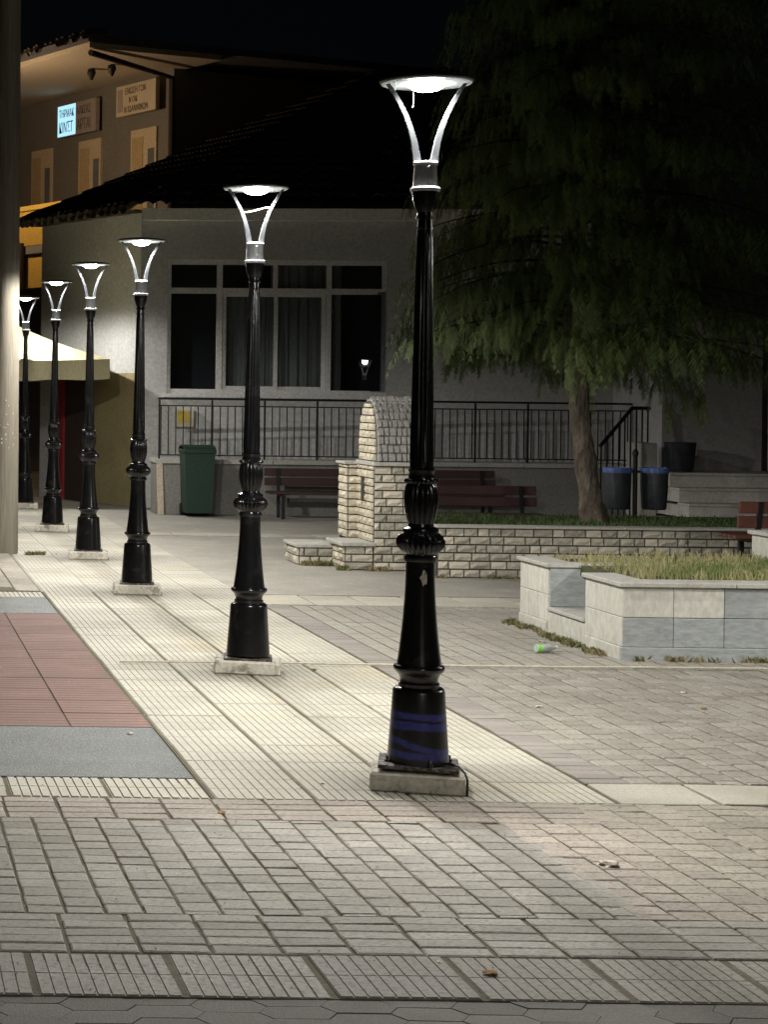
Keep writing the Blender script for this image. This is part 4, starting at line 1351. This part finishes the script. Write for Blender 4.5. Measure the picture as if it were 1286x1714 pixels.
# illegible dark print on the front slope
pr_ = MB()
rq = random.Random(6)
for k in range(6):
    t = 0.30
    xx = -0.42 + k * 0.14
    s = 1 - t * (1 - TOPW / HW)
    yy = -HW * s - 0.006
    zz = ZE + (ZP - ZE) * t - 0.05 * math.sin(math.pi * 0.5) * (1 - t) - 0.05 * math.sin(math.pi * t) + 0.014
    h_ = rq.uniform(0.02, 0.04)
    pr_.add([(xx, yy, zz), (xx + 0.07, yy, zz), (xx + 0.07, yy + h_ * 2.0, zz + h_), (xx, yy + h_ * 2.0, zz + h_)], [(0, 1, 2, 3)])
pr_.obj('print', m_ink, pa)

# ------------------------------------------------------------------ upper building with covered balcony and signs
UC = Vector((6.63, 44.0, 0))
UD = Vector((-0.42, 0.907, 0)).normalized()      # back along the balcony wall
UN = Vector((-UD.y, UD.x, 0))                    # outward from that wall (towards the street)
UF = Vector((0.907, 0.42, 0)).normalized()       # along the blank front wall
ub = thing('upper_building', 'brown-grey two-storey building with covered balcony, shuttered doors and shop signs', 'building', (0, 0, 0))
def ubox(mb, s0, s1, o0, o1, z0, z1):
    vs_ = [UC + UD * s + UN * o + Vector((0, 0, z)) for z in (z0, z1) for (s, o) in ((s0, o0), (s1, o0), (s1, o1), (s0, o1))]
    return mb.add(vs_, [(3, 2, 1, 0), (4, 5, 6, 7), (0, 1, 5, 4), (1, 2, 6, 5), (2, 3, 7, 6), (3, 0, 4, 7)])
mb = MB(); ubox(mb, 0, 11, -12, 0, 0, 9.24); ubw = mb.obj('wall', m_upwall, ub)
mb = MB(); ubox(mb, -1.4, 11.5, -0.3, 3.04, 9.245, 9.36); mb.obj('soffit', m_soffit, ub)
mb = MB(); ubox(mb, -1.45, 11.5, -12.4, 3.10, 9.365, 9.52); mb.obj('roof', m_rooftile, ub)
ek = MB()
for k in range(46):
    s = -1.4 + k * 0.22
    p = UC + UD * s + UN * 3.14 + Vector((0, 0, 9.50))
    ek.tube([p + UN * rp.uniform(-.08, .06), p - UN * 0.5 + Vector((0, 0, 0.1))], [0.1, 0.09], 7, False)
ek.obj('eave_tiles', m_eavetile, ub)
mb = MB(); ubox(mb, -1.4, 11, 0.0, 3.0, 5.05, 5.22); mb.obj('balcony_floor', m_terrace, ub)
ns = 60
for k in range(ns):
    pass
par = MB()
for k in range(100):
    s = -1.2 + k * 0.09
    ubox(par, s, s + 0.078, 2.93, 2.97, 5.24, 6.0)
par.obj('balcony_slats', m_yellowpanel, ub)['kind'] = 'stuff'
mb = MB(); ubox(mb, -1.3, 8.0, 2.9, 3.0, 6.02, 6.12); mb.obj('balcony_rail', m_yellowpanel, ub)
mb = MB(); ubox(mb, -1.3, 8.0, 2.86, 2.92, 4.3, 5.04); mb.obj('balcony_fascia', m_yellowpanel, ub)
mb = MB(); ubox(mb, 1.3, 2.45, 3.05, 3.12, 4.25, 5.3); mb.obj('hanging_board', m_darkwood, ub)
for (s0, s1) in ((5.33, 6.34), (3.01, 4.03), (0.62, 1.69)):
    mb = MB(); ubox(mb, s0, s1, 0.0, 0.05, 5.22, 8.03); d = mb.obj('door', m_doorframe, ub)
    mb = MB(); ubox(mb, s0 + 0.09 + (s1 - s0) * 0.42, s1 - 0.07, 0.052, 0.065, 5.3, 7.85); mb.obj('shutter', m_door, d)
    mb = MB(); ubox(mb, s0 + 0.08, s0 + 0.10 + (s1 - s0) * 0.22, 0.052, 0.06, 5.3, 7.55); mb.obj('dark_opening_panel', m_interior, d)  # flat dark panel painted in place of the unlit gap
# gutter and downpipe
pg0 = UC + UD * -1.3 + UN * 2.95 + Vector((0, 0, 9.16))
pg1 = UC + UD * -0.06 + UN * 0.10 + Vector((0, 0, 9.02))
MB().tube([pg0, pg1, pg1 + Vector((0, 0, -4))], 0.07, 8).obj('drainpipe', m_pipe, ub)
for s, o in ((0.9, 1.6), (0.2, 1.5)):
    MB().lathe([(0.0, 0.03), (0.05, 0.05), (0.16, 0.10), (0.24, 0.08), (0.26, 0.02)], 12, tuple(UC + UD * s + UN * o + Vector((0, 0, 8.98)))).obj('ceiling_lantern', m_iron, ub)

def lettering(txt, size, s_left, z, o, mat, parent, squash=1.0):
    """flat text on the balcony wall, reading left to right from the street"""
    cu = bpy.data.curves.new('lettering', 'FONT')
    cu.body = txt
    cu.size = size
    cu.extrude = 0.002
    ob = bpy.data.objects.new('tmp', cu)
    COL.objects.link(ob)
    bpy.context.view_layer.update()
    me = bpy.data.meshes.new_from_object(ob.evaluated_get(bpy.context.evaluated_depsgraph_get()))
    bpy.data.objects.remove(ob)
    me.name = 'lettering'
    base = UC + UD * s_left + UN * o + Vector((0, 0, z))
    for v in me.vertices:
        p = base - UD * (v.co.x * squash) + Vector((0, 0, v.co.y)) + UN * v.co.z
        v.co = p
    me.materials.clear()
    me.materials.append(mat)
    return place('lettering', me, parent)
sg = thing('shop_sign', 'wide sign over the balcony door, its left half glowing pale blue', 'sign', (0, 0, 0))
mb = MB(); ubox(mb, 3.0, 4.79, 0.10, 0.20, 8.19, 8.97); mb.obj('box', m_signoff, sg)
mb = MB(); ubox(mb, 3.93, 4.77, 0.201, 0.212, 8.21, 8.95); mb.obj('lit_face', m_signlit, sg)
mb = MB(); ubox(mb, 3.03, 3.92, 0.201, 0.21, 8.21, 8.95); mb.obj('dark_face', m_signoff, sg)
lettering('ΤΗΡΜΑΚ', 0.27, 4.70, 8.66, 0.216, m_inkblue, sg, 0.62)
lettering('ΚΙΝΣΤ', 0.36, 4.70, 8.29, 0.216, m_inkblue, sg, 0.62)
lettering('ΑΛΚΕΑΣ', 0.27, 3.88, 8.66, 0.216, m_inkbrown, sg, 0.62)
lettering('ΑΡΤΑΙ', 0.36, 3.86, 8.29, 0.216, m_inkbrown, sg, 0.62)
sg2 = thing('shop_sign', 'unlit cream sign with brown lettering over the door by the drainpipe', 'sign', (0, 0, 0))
mb = MB(); ubox(mb, 0.34, 2.0, 0.16, 0.26, 8.36, 9.06); mb.obj('board', m_signcream, sg2)
mb = MB(); ubox(mb, 1.72, 1.94, 0.261, 0.268, 8.46, 8.98); mb.obj('emblem', m_signoff, sg2)
lettering('ΕΝΩΣΗ ΓΟΝ', 0.2, 1.62, 8.84, 0.266, m_inkbrown, sg2, 0.75)
lettering('Ν ΟΙΚ', 0.18, 1.45, 8.64, 0.266, m_inkbrown, sg2, 0.75)
lettering('Ν ΙΩΑΝΝΙΝΩΝ', 0.2, 1.66, 8.42, 0.266, m_inkbrown, sg2, 0.75)

# amber globe lamp in the lane that lights the balcony
al = thing('lane_lamp', 'plain steel post lamp with amber globe in the lane below the balcony', 'street lamp', (1.5, 42.6, 0))
MB().lathe([(0, 0.07), (7.2, 0.045), (7.22, 0.08), (7.26, 0.08)], 12).obj('pole', m_iron, al, True)
MB().lathe([(7.262 + 0.13 - 0.13 * math.cos(a * math.pi / 10), max(0.004, 0.13 * math.sin(a * math.pi / 10))) for a in range(1, 11)], 20).obj('globe', m_amber, al, True)

# ------------------------------------------------------------------ litter
def scrap(name, label, cat, x, y, s, mat, seed, flat=0.5, z=0.0):
    rnd = random.Random(seed)
    bm = bmesh.new()
    bmesh.ops.create_icosphere(bm, subdivisions=2, radius=1)
    for v in bm.verts:
        k_ = 0.55 + 0.6 * rnd.random()
        v.co = Vector((v.co.x * s * k_, v.co.y * s * 0.8 * k_, max(v.co.z * s * flat * k_, -s * flat * 0.4)))
    zmin = min(v.co.z for v in bm.verts)
    for v in bm.verts:
        v.co.z -= zmin
    me = bpy.data.meshes.new(name)
    bm.to_mesh(me)
    bm.free()
    me.materials.append(mat)
    return tag(place(name, me, None, (x, y, z + 0.001), rnd.uniform(0, 6)), label, cat)
def gp_(u, v):
    a, b = u + 212, v - 650
    a0, b0 = a + b * ROLL, b - a * ROLL
    Y = 3300 * CAM_H / b0
    return a0 * Y / 3300, Y
x_, y_ = gp_(1020, 1449)
scrap('crumpled_paper', 'crumpled torn scrap of paper lying on the beige pavers', 'paper', x_, y_, 0.055, m_paper, 2, 0.3)
LIT = [(902, 1183, 0.03, m_paper, 'pale stone chip on the square paving before the planter', 'stone'),
       (1178, 1186, 0.03, m_leaf, 'brown curled leaf on the square paving', 'leaf'),
       (1145, 1160, 0.03, m_paper, 'flattened white scrap of tissue on the square paving', 'paper'),
       (525, 1121, 0.03, m_leaf, 'orange dry leaf beside the second lamp plinth', 'leaf'),
       (372, 1360, 0.03, m_leaf, 'brown twig-like leaf on the pink paver row', 'leaf'),
       (1120, 1106, 0.035, m_leaf, 'brown leaf litter at the foot of the planter front', 'leaf'),
       (540, 1312, 0.014, m_ink, 'small dark pebble on the cream tiles', 'pebble'),
       (218, 1228, 0.03, m_paper, 'flat white scrap on the speckled grey panel', 'paper'),
       (906, 1074, 0.03, m_paper, 'white paper scrap in the weeds beside the planter', 'paper'),
       (935, 1077, 0.025, m_paper, 'second white paper scrap in the weeds by the seat notch', 'paper'),
       (735, 1610, 0.014, m_paper, 'tiny white chip in the kerb joint', 'chip'),
       (822, 1629, 0.03, m_leaf, 'crumbled leaf on the grey kerb tiles', 'leaf')]
for k, (u, v, s, mt, lab, cat) in enumerate(LIT):
    x_, y_ = gp_(u, v)
    scrap({'stone': 'stone_chip', 'leaf': 'dry_leaf', 'paper': 'paper_scrap', 'pebble': 'pebble', 'chip': 'stone_chip'}[cat], lab, cat, x_, y_, s, mt, 40 + k, 0.25)
# small debris nobody could count
deb = MB()
rd = random.Random(77)
for k in range(420):
    u, v = rd.uniform(0, 1286), rd.uniform(1000, 1665)
    x_, y_ = gp_(u, v)
    if x_ > 5.7 and y_ > 15.1:
        continue
    s = rd.uniform(0.002, 0.006)
    z = 0.001
    a = rd.uniform(0, 6)
    deb.add([(x_ + s * math.cos(a + q * 2.1), y_ + s * math.sin(a + q * 2.1), z) for q in range(3)] + [(x_, y_, z + s)], [(0, 1, 3), (1, 2, 3), (2, 0, 3)])
tag(deb.obj('grit', m_paper), 'fine pale grit scattered over the paving', 'grit', None, 'stuff')
# plastic bottle lying down
x_, y_ = gp_(913, 1092)
bt = thing('plastic_bottle', 'clear plastic bottle with green label lying by the planter', 'bottle', (x_, y_, 0.036), 0.35)
o = MB().lathe([(-0.09, 0.028), (-0.085, 0.033), (0.03, 0.033), (0.07, 0.02), (0.085, 0.012), (0.10, 0.012)], 16).obj('body', m_bottle, bt, True)
o.rotation_euler = (0, R(90), 0)
o = MB().lathe([(-0.088, 0.0335), (-0.045, 0.0337)], 16, caps=False).obj('label_band', M('green_label', (0.25, 0.62, 0.12), 0.05, 5, 0.5, 0), bt, True)
o.rotation_euler = (0, R(90), 0)
o = MB().lathe([(0.098, 0.014), (0.115, 0.014)], 12).obj('cap', m_lampwhite, bt)
o.rotation_euler = (0, R(90), 0)
